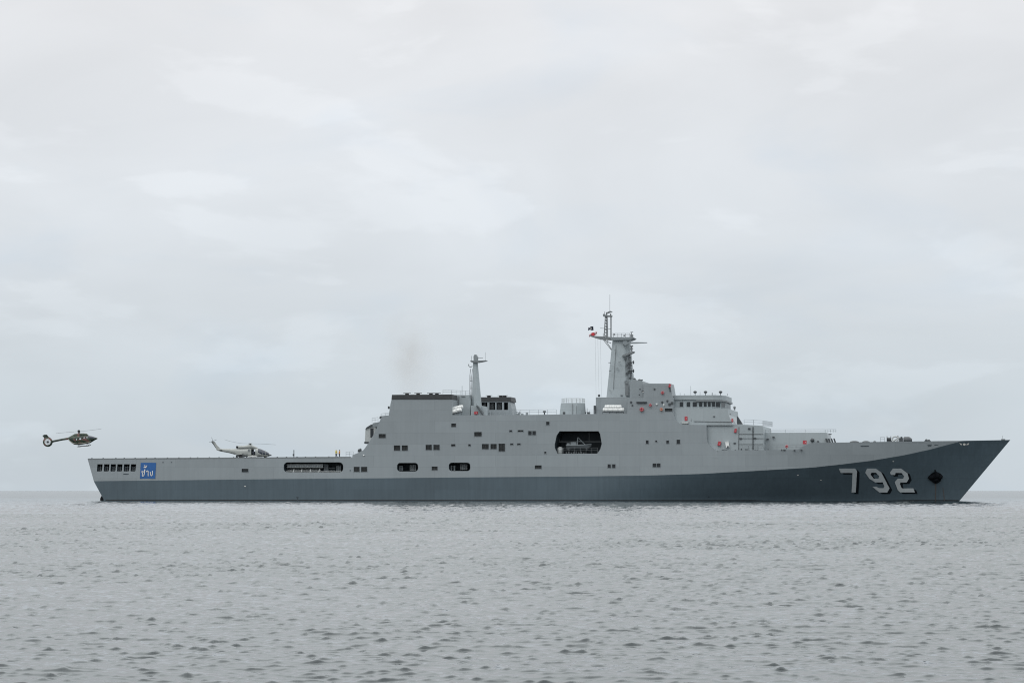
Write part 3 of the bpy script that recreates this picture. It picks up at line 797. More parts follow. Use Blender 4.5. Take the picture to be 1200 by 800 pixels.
# ---- forward deckhouse and foremast
block('deckhouse', [(698.2, 485.2), (698.2, 465.4), (740, 465.4), (740, 485.2)], -10.2, 10.2, 'upper', ship)
part('deck_gear', lambda m: (pbox(m, 695.6, 475, 698, 484.8, -10.6, 1), m.ball(L(702, 463.3, -9), .3), bar(m, [L(702, 465, -9), L(702, 463, -9)], .12)), 'darkfit')
f0, f1 = L(709.5, 465.6, -3.2), L(742.2, 465.6, -3.2); g0, g1 = L(717, 398, -2.2), L(736.4, 398, -2.2)
fm = part('foremast', lambda m: frustum(m, (f0 + f1) / 2, (g0 + g1) / 2, (f1.x - f0.x) / 2, (g1.x - g0.x) / 2, 3.2, 2.1, cy=0, cut=.26), 'block')
part('platform', lambda m: m.prism(*extr([(714, 394.8), (741.6, 394.8), (742.5, 395.6), (741, 396.6), (737, 398.2), (717, 398.4)], -2.8, 2.8)), 'fitting', fm)
def arm(m):
    f, k = extr([(690.4, 393.6), (692, 393.2), (717, 394.9), (717, 398.2), (703, 397.4), (697, 395.8)], -1.0, 1.0); m.prism(f, k)
    for a, b in (((709, 397.6), (716.6, 409)), ((706.5, 397.4), (711, 400)), ((711, 400), (716, 402)), ((713, 398), (711, 400.4)), ((707, 398), (716.8, 410.5))):
        bar(m, [L(*a, -1), L(*b, -1)], .08)
part('flag_arm', arm, 'steel', fm)
def yard(m):
    f, k = extr([(730, 399.5), (734, 399), (735, 400.6), (758.2, 401), (758.2, 401.8), (736, 402.8), (733, 404.6), (729.6, 403)], -2.9, -2.3); m.prism(f, k)
    bar(m, [L(739, 396, -2.6), L(739, 401, -2.6)], .1)
part('yard', yard, 'fitting', fm)
def lattice(m):
    B0 = [L(707.8, 394.8, -.6), L(712.2, 394.8, -.8), L(711, 394.8, .8)]; T0 = [L(709.4, 369.8, -.5), L(711.6, 369.8, -.6), L(711, 369.8, .6)]
    for a, b in zip(B0, T0): bar(m, [a, b], .11)
    for k in range(7):
        for i in range(3):
            j = (i + 1) % 3; p = B0[i].lerp(T0[i], k / 7); q = B0[j].lerp(T0[j], (k + 1) / 7)
            bar(m, [p, q], .06)
    bar(m, [L(716, 394.8, 0), L(716, 370, 0)], .16)
    f, k = extr([(706.5, 368.6), (707.6, 367.4), (709.5, 369), (717, 369.6), (716.6, 371), (709, 371), (706.8, 370.6)], -.7, .7); m.prism(f, k)
    bar(m, [L(710.8, 369.5, 0), L(711, 365.8, 0)], .2); f, k = extr([(711, 366.6), (712, 365.4), (715, 364.2), (717.4, 365), (715, 365.8), (712, 367)], -.5, .5); m.prism(f, k)
    bar(m, [L(714.6, 364.5, 0), L(714.7, 345, 0)], .04); bar(m, [L(708.4, 368, 0), L(708.4, 365, 0)], .05)
    m.ball(L(715.6, 368.4, 0), .2); bar(m, [L(703.4, 384.4, 0), L(707, 384.6, 0), L(716, 385.4, 0)], .05)
part('lattice_mast', lattice, 'steel', fm)
def prail(m):
    pts = [L(706.8, 394.8, -2.6), L(706.8, 390.5, -2.6)]; bar(m, pts, .05)
    for x in (719, 724, 728.5, 733, 738): bar(m, [L(x, 394.8, -2.6), L(x, 390.6, -2.6)], .045)
    bar(m, [L(717, 390.6, -2.6), L(740, 390.6, -2.6)], .045); bar(m, [L(717, 392.6, -2.6), L(740, 392.6, -2.6)], .035)
    pbox(m, 738.6, 391.8, 741.4, 395, -1, 1.2); bar(m, [L(740, 392, -.5), L(740, 389, -.5)], .1); bar(m, [L(738.8, 389.2, -.5), L(742, 389, -.5)], .08)
    m.ball(L(731.5, 393, 0), .22); m.ball(L(720, 391.8, 0), .2)
part('platform_rail', prail, 'steel', fm)
def radar(m):
    f, k = extr([(728.8, 417), (729.6, 415.8), (741.4, 411.4), (743, 411.8), (742, 413.2), (732, 417.6)], -3.2, -1.0); m.prism(f, k)
    bar(m, [L(740.2, 411.6, -2), L(740.2, 406, -2)], .2); bar(m, [L(738.2, 405.8, -2), L(742, 405.2, -2)], .12); bar(m, [L(738, 408.6, -2), L(742, 408.4, -2)], .1)
part('radar_platform', radar, 'steel', fm)
def dishes(m):
    for y in (424.4, 434.4):
        bar(m, [L(736.5, y + .2, -2), L(742, y, -2)], .1); p = L(742.4, y, -2)
        m.ball(p, (.18, .5, .42)); pbox(m, 735.6, y + .6, 740, y + 1.6, -3.0, 1)
    for x, y in ((733, 420.5), (735.5, 427.5), (737, 431), (735, 437.5), (733.5, 447.5), (735, 453.5), (738, 443), (739, 428), (738, 419)):
        m.box(L(x, y, -2.9), (.5, .5, .45))
    bar(m, [L(736.4, 415, -2.9), L(739.5, 445, -3.0)], .1); bar(m, [L(737.8, 415, -2.4), L(741, 444, -2.4)], .07)
    for y in range(416, 446, 3): bar(m, [L(735.8 + (y - 415) * .1, y, -2.9), L(738 + (y - 415) * .1, y, -2.4)], .06)
part('antenna', dishes, 'darkfit', fm)
def mfit(m):
    for x, y in ((713, 424.5), (713.5, 434), (722, 431), (724.5, 424), (713, 457), (727, 462.6), (720, 410), (733, 449)):
        pbox(m, x, y, x + 2.6, y + .7, -3.4, .4)
    bar(m, [L(718.6, 456, -3.2), L(721.8, 404, -2.3)], .06); pbox(m, 732.6, 447, 736.6, 463.6, -3.2, .3)
part('mast_fitting', mfit, 'steel', fm)
part('halyard', lambda m: [bar(m, [L(x, 395.6, 0), L(x2, 465, 0)], .014) for x, x2 in ((697.5, 698.6), (700.5, 702), (703.5, 705))], 'steel', fm)
block('mast_base', [(738, 449.6), (741.6, 444.2), (752.6, 446.2), (753.2, 449.6), (753.4, 465.6), (738, 465.6)], -9.5, 9.5, 'upper', ship)
part('antenna', lambda m: (bar(m, [L(743.5, 446, -5), L(743.4, 442.8, -5)], .18), m.ball(L(743.4, 444.4, -5), .35), m.ball(L(749.4, 446, -5), .4), bar(m, [L(751.5, 449, -5), L(752.4, 444.6, -5)], .14), bar(m, [L(751.2, 445.2, -5), L(753.4, 444.8, -5)], .1)), 'darkfit')
block('upper_house', [(753.8, 465.9), (753.8, 449.2), (785.2, 449.2), (786.2, 455), (788, 465.9)], -13.945, -6, 'upper', ship)
part('window_ledge', lambda m: pbox(m, 745.8, 470.3, 757.7, 471.9, -14.35, .42), 'darkfit')
for x, y, r in ((750, 456, .6), (753, 458.4, .8), (749.4, 462.6, .6), (767, 455.6, .7), (739.6, 471, .8), (741, 474.6, .6), (785, 455, .7), (785.4, 457.6, .6), (782, 469.6, .8), (784.6, 473.6, 1.0), (776, 471, .8), (787.5, 472, 1)):
    part('wall_fitting', lambda m: m.box(L(x, y, -14.03), (r * .5, .26, r * .5)), 'darkfit')
for x, y, d in ((769.6, 473.4, (.35, .25, .3)), (778, 474, (.2, .25, .5)), (753.6, 459, (.2, .3, .15))):
    part('floodlight', lambda m: m.box(L(x, y, -14.06), d), 'white')

# ---- bridge
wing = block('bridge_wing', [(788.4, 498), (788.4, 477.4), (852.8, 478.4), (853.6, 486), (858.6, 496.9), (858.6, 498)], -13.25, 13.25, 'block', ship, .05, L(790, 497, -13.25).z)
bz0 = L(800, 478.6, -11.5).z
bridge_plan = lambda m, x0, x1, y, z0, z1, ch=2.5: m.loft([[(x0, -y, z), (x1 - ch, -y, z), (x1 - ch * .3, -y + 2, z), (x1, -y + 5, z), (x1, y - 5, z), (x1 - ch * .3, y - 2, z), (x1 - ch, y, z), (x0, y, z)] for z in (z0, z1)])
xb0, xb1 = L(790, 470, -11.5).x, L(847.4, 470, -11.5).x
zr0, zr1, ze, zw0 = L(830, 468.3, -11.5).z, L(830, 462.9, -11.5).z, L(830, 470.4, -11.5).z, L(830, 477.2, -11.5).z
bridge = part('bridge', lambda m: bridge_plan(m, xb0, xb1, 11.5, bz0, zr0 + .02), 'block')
part('eave', lambda m: bridge_plan(m, xb0 + 5, xb1 + .5, 12.0, ze, zr0), 'steel', bridge)
part('bridge_roof', lambda m: bridge_plan(m, xb0, xb1 + .3, 11.8, zr0 + .03, zr1), 'block', bridge)
def bwin(x0, x1, parent=bridge):
    y = -11.5; a = L(x0, 470.6, y); b = L(x1, 476.8, y)
    m = MB(); m.box(((a.x + b.x) / 2, y - .03, (a.z + b.z) / 2), (b.x - a.x, .05, a.z - b.z))
    o = m.build('window', 'glass', parent); t = .09
    f = MB()
    for zz in (b.z, a.z): f.box(((a.x + b.x) / 2, y - .05, zz), (b.x - a.x + t, .12, t))
    for xx in (a.x, b.x): f.box((xx, y - .05, (a.z + b.z) / 2), (t, .12, a.z - b.z - t))
    f.build('frame', 'block', o)
for a, b in ((796.3, 801.0), (804.4, 809.2), (811.4, 817.0), (819, 823.4), (824.4, 828.5), (829.4, 833.2), (834.2, 838.3)): bwin(a, b)
# windows round the corner and across the front
def fwin(p, q):
    p, q = Vector(p), Vector(q); n = (q - p).cross(Vector((0, 0, 1))).normalized(); zc, hh = (ze + zw0) / 2 - .05, (ze - zw0) * .86
    a = math.atan2((q - p).y, (q - p).x); rot = Matrix.Rotation(a, 3, 'Z'); w_ = (q - p).length
    m = MB(); c = (p + q) / 2 + n * .03; m.box((c.x, c.y, zc), (w_ - .35, .05, hh), 0, rot)
    o = m.build('window', 'glass', bridge)
    f = MB()
    for s_ in (-1, 1):
        f.box((c.x, c.y, zc + s_ * hh / 2), (w_ - .25, .12, .1), 0, rot)
        e_ = c + (q - p).normalized() * (s_ * (w_ - .35) / 2); f.box((e_.x, e_.y, zc), (.1, .12, hh - .1), 0, rot)
    f.build('frame', 'block', o)
c_ = 2.5; yb = 11.5
fwin((xb1 - c_, -yb, 0), (xb1 - c_ * .3, -yb + 2, 0)); fwin((xb1 - c_ * .3, -yb + 2, 0), (xb1, -yb + 5, 0))
for k in range(7):
    w_ = (2 * yb - 10) / 7; fwin((xb1, -yb + 5 + k * w_, 0), (xb1, -yb + 5 + (k + 1) * w_, 0))
fwin((xb1, yb - 5, 0), (xb1 - c_ * .3, yb - 2, 0))
for x in (814.6, 826.8, 844.4):
    def sl(m, x=x):
        p = L(x, 463, -10.5); bar(m, [p, p + Vector((0, 0, .5))], .08); m.ball(p + Vector((0, 0, .72)), (.42, .34, .3))
    part('searchlight', sl, 'darkfit', bridge, 40)
for x, y0, r in ((809.5, 452.2, .035), (797, 460, .04), (820.4, 459, .04), (834.6, 460, .09), (852.5, 461, .05), (838, 461.5, .04), (802, 461, .03)):
    part('whip_aerial', lambda m, x=x, y0=y0, r=r: bar(m, [L(x, 463.4, -10.8), L(x, y0, -10.8)], r), 'steel', bridge)
# things on the wing and under it
def wingbits(m):
    random.seed(2)
    for x in np.linspace(818, 855, 10):
        p = L(x + random.uniform(-1, 1), 484.8 + random.uniform(-.6, .6), -12.85); m.box(p, (random.uniform(.15, .4), .5, random.uniform(.1, .2)))
    bar(m, [L(813, 493.4, -13.3), L(858, 494.2, -13.3)], .07); bar(m, [L(810, 485, -13), L(810, 493.6, -13.2)], .08); bar(m, [L(808.4, 485.6, -13), L(813.4, 485.4, -13)], .08)
    bar(m, [L(860.8, 477.2, -8), L(860.8, 480.4, -8)], .2); m.ball(L(860.8, 477.2, -8), .3)
    m.box(L(836.8, 487.6, -13.2), (.4, .3, .25))
part('wing_fitting', wingbits, 'steel', wing)
part('front_stair', lambda m: m.prism(*extr([(863.4, 487), (865, 488.6), (870.2, 496.8), (863.6, 496.8)], -6, -4.6)), 'darkfit')
bz = L(820, 527, -11.6).z
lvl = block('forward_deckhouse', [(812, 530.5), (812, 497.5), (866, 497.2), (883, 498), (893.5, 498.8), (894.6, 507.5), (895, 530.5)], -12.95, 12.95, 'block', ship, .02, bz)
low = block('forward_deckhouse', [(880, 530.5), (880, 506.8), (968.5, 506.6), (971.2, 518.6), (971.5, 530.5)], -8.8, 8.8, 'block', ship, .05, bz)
railing([L(872, 497.4, -11), L(883, 497.9, -11), L(894, 498.8, -11), L(905, 500, 9.5)], 1.15, 1.5)
railing([L(897, 506.8, -8), L(967, 506.6, -8), L(979.5, 506.4, 7.5)], .7, 4)
part('deckhouse_pipe', lambda m: bar(m, [L(882.4, 500, -12.95), L(882.4, 526.8, -13.05)], .12), 'darkfit', lvl)
part('deckhouse_pipe', lambda m: bar(m, [L(866, 500, -12.9), L(865.6, 526.8, -13.0)], .06), 'darkfit', lvl)
for y in (508.4, 513.5, 520.4): part('deckhouse_rail', lambda m: bar(m, [L(866, y, -12.98), L(894.4, y, -12.98)], .04), 'darkfit', lvl)
for x, y in ((868, 513.6), (884.8, 513.2), (899.6, 514.4), (906.5, 512), (861, 519), (878, 502)):
    part('wall_fitting', lambda m: m.box(L(x, y, -12.95 if x < 896 else -9), (.5, .3, .3)), 'darkfit', lvl)
random.seed(8)
for x in (846, 849.5, 861, 868, 873, 875, 884, 887, 896, 899, 915.5, 918, 930, 938):
    h = random.uniform(.8, 2.0); part('deck_gear', lambda m: pbox(m, x, 527.4 - h, x + random.uniform(1, 2.4), 527.6, -13.35, .5), 'darkfit')
railing([L(866, 527.2, -13.3), L(944, 526.6, -12.6)], 1.0, 2.0, 'steel', r=.03)
def lou(m):
    for k in range(4):
        x = 967 + k * 3.1; m.prism(*extr([(x, 513.4), (x + 1.7, 513.4), (x + 3.4, 518.4), (x + 1.6, 518.4)], -9.3, -8.3))
part('flare_launcher', lou, 'darkfit', low)
part('deckhouse_fitting', lambda m: (m.ball(L(952, 515.6, -9.2), .45), bar(m, [L(952, 517.6, -9.2), L(952, 515.6, -9.2)], .2), pbox(m, 957.5, 516.3, 959.4, 517.5, -9.2, .4), pbox(m, 971, 508, 974.4, 509.2, -8.0, .4)), 'darkfit', low)

# ---- forecastle
def tarps(m):
    for x0, x1 in ((995.5, 1007), (1010, 1019.6), (1023, 1027)):
        a, b = L(x0, 518.2, -6), L(x1, 518, -6); c = (a + b) / 2; m.ball((c.x, -6, c.z), ((b.x - a.x) / 2, .8, .36))
part('covered_vent', tarps, 'darkfit', ship, 50)
rp = [L(1031.6, 517.6, -5), L(1036.6, 517.5, -5)]; railing(rp, 1.05, 1.0, 'steel')
def windl(m):
    a = L(1042, 514.5, -4.5); m.loft([[(a.x + h, -4.5 + r * math.cos(t), a.z + r * math.sin(t)) for t in [k * math.pi / 8 for k in range(16)]] for h, r in ((-.55, .72), (-.4, .72), (-.4, .4), (.3, .4), (.3, .72), (.45, .72))])
    b = L(1062.8, 515.6, -4.5)
    m.loft([[(b.x + x, -4.5 + r * math.cos(t), b.z + .8 * r * math.sin(t)) for t in [k * math.pi / 8 for k in range(16)]] for x, r in ((-.8, .75), (-.55, 1.0), (.45, 1.0), (.8, .75), (1.15, .4))])
    pbox(m, 1039.4, 516, 1045, 518.2, -5.4, 1.6)
    pbox(m, 1053.6, 513, 1058, 517.8, -5, 1.2); bar(m, [L(1052.2, 510.4, -4.5), L(1052.4, 517, -4.5)], .12); bar(m, [L(1056, 511.6, -4.5), L(1057, 514, -4.5)], .25)
wl_ = part('anchor_windlass', windl, 'darkfit', ship, 45)
def wheel(m):
    p = L(1049, 514.4, -5); m.torus(p, .62, .16, 'y'); q = L(1047.8, 515.6, -5.2); bar(m, [q + Vector((-.5, 0, -.4)), q + Vector((.6, 0, .3))], .18); bar(m, [L(1051.4, 517, -5), L(1053.4, 511.8, -5)], .2)
part('brake_wheel', wheel, 'lightfit', wl_, 50)
part('deck_winch', lambda m: (m.ball(L(1085.6, 515.8, -3), .32), m.ball(L(1088.6, 515.9, -3), .26), m.box(L(1087, 516.6, -3), (1.4, .5, .25))), 'darkfit')
part('jackstaff', lambda m: (bar(m, [L(1175.4, 515.4, 0), L(1174.6, 510.5, 0)], .03), m.box(L(1175.6, 514.8, 0), (.9, .4, .25))), 'steel')
# post on the flight deck
part('deck_post', lambda m: (bar(m, [L(344.4, 535.9, -9), L(344.4, 527, -9)], .11), m.box(L(344, 532.8, -9), (.35, .3, .45))), 'darkfit')

# ------------------------------------------------------------------ things on the ship
def put(name, px, py, y, label, cat, group=None):
    o = empty(name, world(L(px, py, y)), -YAW); return tag(o, label, cat, group)

# liferaft canisters on their racks
def canister(parent_loc, label, first=[None]):
    m = MB(); rings = []
    for x, r in ((-.78, .22), (-.72, .34), (-.6, .42), (-.06, .42), (-.05, .45), (.05, .45), (.06, .42), (.6, .42), (.72, .34), (.78, .22)):
        rings.append([(x, r * math.cos(t), .46 + r * math.sin(t)) for t in [k * math.pi / 8 for k in range(16)]])
    o = empty('liferaft_canister', parent_loc, -YAW)
    if first[0] is None:
        m.loft(rings); b_ = MB()
        for x in (-.4, .4): b_.torus((x, 0, .46), .43, .025, 'x')
        first[0] = (m.mesh('shell', 'white', 40), b_.mesh('strap', 'lightfit'))
    for nm, me in zip(('shell', 'strap'), first[0]):
        c = bpy.data.objects.new(nm, me); COL.objects.link(c); c.parent = o
    tag(o, label, 'liferaft', 'white liferaft canisters racked on the upper deck edge')
    return o
def rack(name, x0, x1, py, y, tilt=0):
    def f(m):
        a, b = L(x0, py, y), L(x1, py + tilt, y)
        for yy in (-.45, .45): bar(m, [a + Vector((0, yy, 0)), b + Vector((0, yy, 0))], .07)
        for k in range(4):
            p = a.lerp(b, k / 3); bar(m, [p + Vector((0, -.45, 0)), p + Vector((0, .45, 0))], .06); bar(m, [p + Vector((0, -.4, 0)), Vector((p.x, p.y - .4, L(x0, 485.9, y).z))], .06)
    part(name, f, 'darkfit')
rack('liferaft_rack', 524.3, 541.5, 486.3, -13.0, -3.6)
for k, (x, y) in enumerate(((528.2, 485.2), (532.9, 484.2), (537.6, 482.8))):
    a = canister(world(L(x, y, -13.3)), ('%s of the white raft canisters beside the starboard funnel' % ('lowest aft', 'middle lower', 'forward lower')[k]))
    a.rotation_euler = (0, R(-8), -YAW)
for k, (x, y) in enumerate(((530.8, 481.3), (535.4, 480.2), (539.2, 479.2))):
    a = canister(world(L(x, y, -12.9)), ('%s white raft canister stacked on top beside the starboard funnel' % ('aft', 'middle', 'forward')[k]))
    a.rotation_euler = (0, R(-8), -YAW)
rack('liferaft_rack', 706.5, 731, 482.8, -12.6)
nm5 = ('aftmost', 'second from aft', 'third from aft', 'forward')
for k in range(4):
    x = 709.8 + k * 5.9
    canister(world(L(x + (0 if k else .6), 482.4, -12.9)), nm5[k] + ' white raft canister of the lower row below the foremast')
for k in range(3):
    canister(world(L(712.6 + k * 6.0, 479.0, -12.75)), ('aft', 'middle', 'forward')[k] + ' white raft canister of the upper row below the foremast')

# workboat stowed in the side bay
def workboat():
    base = L(678, 526.4, -11.6); o = empty('workboat', world(base), -YAW)
    tag(o, 'grey workboat with a triangular mast stowed in the large side bay', 'boat')
    sc_ = L(679, 526.4, -11.6).x - base.x
    m = MB(); rings = []
    for x, hw, zk, zg in ((-14, .75, .25, .95), (-8, 1.0, .1, .93), (0, 1.05, .05, .95), (8, .95, .1, 1.0), (12, .6, .3, 1.08), (15, .1, .75, 1.2)):
        X = x * sc_
        rings.append([(X, -hw, zg), (X, -hw * .85, zk + (zg - zk) * .45), (X, -hw * .35, zk), (X, hw * .35, zk), (X, hw * .85, zk + (zg - zk) * .45), (X, hw, zg)])
    m.loft(rings); m.build('hull', 'steel', o, 40)
    for s_ in (-1, 1):
        m = MB(); bar(m, [(x * sc_, s_ * (hw + .05), zg) for x, hw, zg in ((-14, .75, .97), (-8, 1.0, .95), (0, 1.05, .97), (8, .95, 1.02), (12, .6, 1.1), (14.8, .12, 1.2))], .11); m.build('gunwale', 'fitting', o, 60)
    m = MB(); m.box((-.9 * 1.2, 0, 1.3), (1.3, 1.0, .7)); m.box((-2.4, 0, 1.2), (.5, .8, .5)); m.build('console', 'fitting', o)
    m = MB(); bar(m, [(-.25, -.4, 1.0), (-.15, -.1, 2.75)], .13); bar(m, [(-.1, -.1, 2.75), (1.6, -.4, 1.0)], .10); bar(m, [(-.2, -.2, 1.75), (.7, -.25, 1.85)], .07); m.build('mast', 'fitting', o)
    m = MB(); m.box((-2.2, 0, .0), (.3, 1.4, .3)); m.box((2.0, 0, .0), (.3, 1.4, .3)); m.build('chock', 'darkfit', o)
workboat()
# lifebuoys and red fire boxes
def lifebuoy(px, py, y, rad, label, mat='red'):
    rad *= .85
    o = put('lifebuoy', px, py, y, label, 'lifebuoy', 'red lifebuoys hung on the ship side')
    m = MB(); m.torus((0, 0, 0), rad * .68, rad * .34, 'y'); m.build('ring', mat, o, 60)
    b = MB()
    for k in range(4):
        a = R(45 + 90 * k); c, s_ = math.cos(a), math.sin(a)
        b.torus((rad * .68 * c, 0, rad * .68 * s_), rad * .36, rad * .05, 'y', 0, 10, 5) if False else b.box((rad * .68 * c, 0, rad * .68 * s_), (rad * .70, rad * .70, rad * .07), 0, Matrix.Rotation(-a, 3, 'Y'))
    b.build('band', 'white', o)
    br = MB(); br.box((0, rad * .3, 0), (rad * .3, rad * .2, rad * 1.2)); br.build('bracket', mat, o)
lifebuoy(752, 479.6, -14.3, .56, 'largest round red lifebuoy below the ledge beside the foremast')
lifebuoy(762, 474.6, -14.25, .38, 'small red lifebuoy just forward of the dark ledge')
lifebuoy(775, 479.6, -14.25, .42, 'dull orange lifebuoy beside the dark slit opening', 'orange')
lifebuoy(776.4, 460, -14.25, .42, 'red lifebuoy high on the wall behind the bridge')
lifebuoy(922, 523, -13.1, .40, 'red ring lifebuoy with white centre on the foredeck rail')
def firebox(px, py, y, w_, h_, label, tilt=0):
    o = put('fire_box', px, py, y, label, 'fire box', 'red fire boxes on the ship walls'); o.rotation_euler = (0, R(tilt), -YAW)
    m = MB(); m.box((0, 0, 0), (w_, .3, h_)); m.build('body', 'red', o)
    d = MB(); d.box((0, -.17, 0), (w_ * .8, .04, h_ * .82)); d.build('door', 'red', o)
    k = MB(); k.box((w_ * .25, -.2, 0), (.07, .04, .16)); k.build('handle', 'white', o)
firebox(785, 451.8, -14.15, .5, .75, 'red fire box on the topmost wall corner behind the bridge', 15)
firebox(804, 490.2, -13.2, .62, .95, 'red fire box below the side windows of the bridge')
firebox(862, 504.4, -13.05, .5, .9, 'red fire box high on the forward deckhouse wall', 10)
firebox(843, 519.5, -13.2, .65, .95, 'red fire box low beside the white tilted canister', 15)
firebox(943, 518, -12.6, .85, .85, 'square red fire box at the forward end of the foredeck rail')
firebox(858.2, 492.6, -13.0, .4, .8, 'narrow red fire box under the front corner of the bridge wing')
firebox(557.8, 483.6, -8.7, .8, .6, 'small red fire box on the base of the aft mast')
o = put('white_locker', 852.4, 521.2, -13.3, 'white tilted locker standing on the foredeck by the red box', 'locker'); o.rotation_euler = (0, R(-8), -YAW)
m = MB(); m.box((0, 0, .1), (.75, .45, 1.25)); m.build('body', 'white', o); m = MB(); m.box((.08, -.24, -.38), (.36, .06, .3)); m.build('vent', 'darkfit', o)
m = MB(); m.box((0, 0, .76), (.82, .52, .08)); m.build('lid', 'white', o)
o = put('deck_locker', 803.5, 495.3, -13.5, 'long white locker beneath the red box by the bridge wing', 'locker')
m = MB(); m.box((-.1, 0, 0), (1.5, .4, .42)); m.build('body', 'lightfit', o); m = MB(); m.box((-.1, 0, .25), (1.6, .46, .07)); m.build('lid', 'white', o)

# banner hung on the stern quarter
ban = empty('banner', world(H(173, 560, .06)), -YAW)
tag(ban, 'square blue banner with white Thai lettering hung near the stern', 'banner')
inv = Matrix.Translation(-Vector(H(173, 560, .06)))
def on_banner(name, fn, mat, parent):
    m = MB(); fn(m); m.v = [tuple(inv @ Vector(v)) for v in m.v]; return m.build(name, mat, parent)
def cloth(m):
    n = 10; g = []
    for j in range(n + 1):
        for i in range(n + 1):
            u, v = i / n, j / n
            x = (164.9 - .9 * v) + u * (18.0 - .3 * v); y = 541.9 + 18.4 * v
            g.append(H(x, y, .08 + .03 * math.sin(5 * u + 3 * v) * v))
    fs = [(j * (n + 1) + i, j * (n + 1) + i + 1, (j + 1) * (n + 1) + i + 1, (j + 1) * (n + 1) + i) for j in range(n) for i in range(n)]
    k = len(g); m.add(g + [p + Vector((0, .04, 0)) for p in g], fs + [tuple(k + i for i in reversed(f)) for f in fs])
on_banner('sheet', cloth, 'blue', ban)
def bz_(pts): return [(155 + x / 26.67, 535 + y / 26.67) for x, y in pts]
def stroke(m, pts, wdt=.08):
    q = [H(a, b, .17) for a, b in bz_(pts)]
    for a, b in zip(q, q[1:]):
        d = (b - a).normalized(); nrm = Vector((0, -1, 0)); s_ = d.cross(nrm).normalized() * wdt
        a2, b2 = a - d * wdt * .6, b + d * wdt * .6
        m.prism([a2 - s_, b2 - s_, b2 + s_, a2 + s_], [p + Vector((0, .03, 0)) for p in (a2 - s_, b2 - s_, b2 + s_, a2 + s_)])
glyphs = [
    # cho chang with mai tho
    [[(300, 440), (318, 455), (300, 478), (318, 500), (312, 590), (330, 600), (362, 590), (385, 480), (372, 450), (400, 430)], [(385, 425), (400, 405), (380, 400)], [(372, 450), (345, 470)]],
    # sara aa
    [[(440, 468), (450, 445), (475, 435), (496, 450), (496, 600)]],
    # ngo ngu
    [[(560, 480), (575, 500), (565, 520), (580, 580), (600, 592), (628, 560), (632, 440)], [(560, 500), (580, 490)]],
]
for gl in glyphs: on_banner('lettering', lambda m, gl=gl: [stroke(m, s_) for s_ in gl], 'lettering', ban)
on_banner('badge', lambda m: [stroke(m, s_, .07) for s_ in ([(375, 275), (395, 265), (400, 300), (375, 320), (360, 335)], [(400, 310), (425, 325), (450, 290), (462, 272)], [(372, 335), (430, 335)])], 'lettering', ban)

# flags on the foremast halyard
def flag(name, corners, mats, stripes, label, seed, disc=False):
    c0 = L(*corners[0], -.3); o = empty(name, world(c0), -YAW); tag(o, label, 'flag')
    P = [L(a, b, -.3) - c0 for a, b in corners]     # TL TR BR BL
    nu, nv = 12, len(stripes) * 2
    m = MB(); g = []
    for j in range(nv + 1):
        for i in range(nu + 1):
            u, v = i / nu, j / nv
            p = P[0].lerp(P[1], u).lerp(P[3].lerp(P[2], u), v)
            ph = seed + u * 7 + v * 1.5
            g.append(p + Vector((0, .25 * math.sin(ph), .12 * math.sin(ph * 1.3 + 1) * (1 - u))))
    idx = lambda i, j: j * (nu + 1) + i
    k = len(g); vs = g + [p + Vector((0, .02, 0)) for p in g]; m.v = [tuple(v) for v in vs]
    for j in range(nv):
        for i in range(nu):
            f = (idx(i, j), idx(i + 1, j), idx(i + 1, j + 1), idx(i, j + 1)); mi = stripes[j // 2]
            m.f += [f, tuple(k + q for q in reversed(f))]; m.m += [mi, mi]
    m.build('cloth', mats, o, 60)
    d = MB(); cc = (P[0] + P[1] + P[2] + P[3]) / 4
    if disc:
        d.loft([[(cc.x + r * math.cos(t), cc.y + h, cc.z + r * math.sin(t)) for t in [q * math.pi / 8 for q in range(16)]] for h, r in ((-.32, .36), (.32, .36))])
        d.build('disc', 'flagred', o)
    else:
        d.box((cc.x + .1, cc.y, cc.z), (.16, .56, .3)); d.build('badge', 'lettering', o)
flag('flag', [(689.2, 384), (695, 382), (695.6, 386.8), (689, 386.8)], ['navy'], [0, 0, 0], 'small dark navy flag flying above the red one at the foremast', 1)
flag('flag', [(690, 391.6), (699.6, 388.2), (699.8, 391.8), (690.4, 395)], ['flagred', 'white', 'navy'], [0, 1, 2, 2, 1, 0], 'red white and blue striped flag on the foremast arm', 2.2, True)

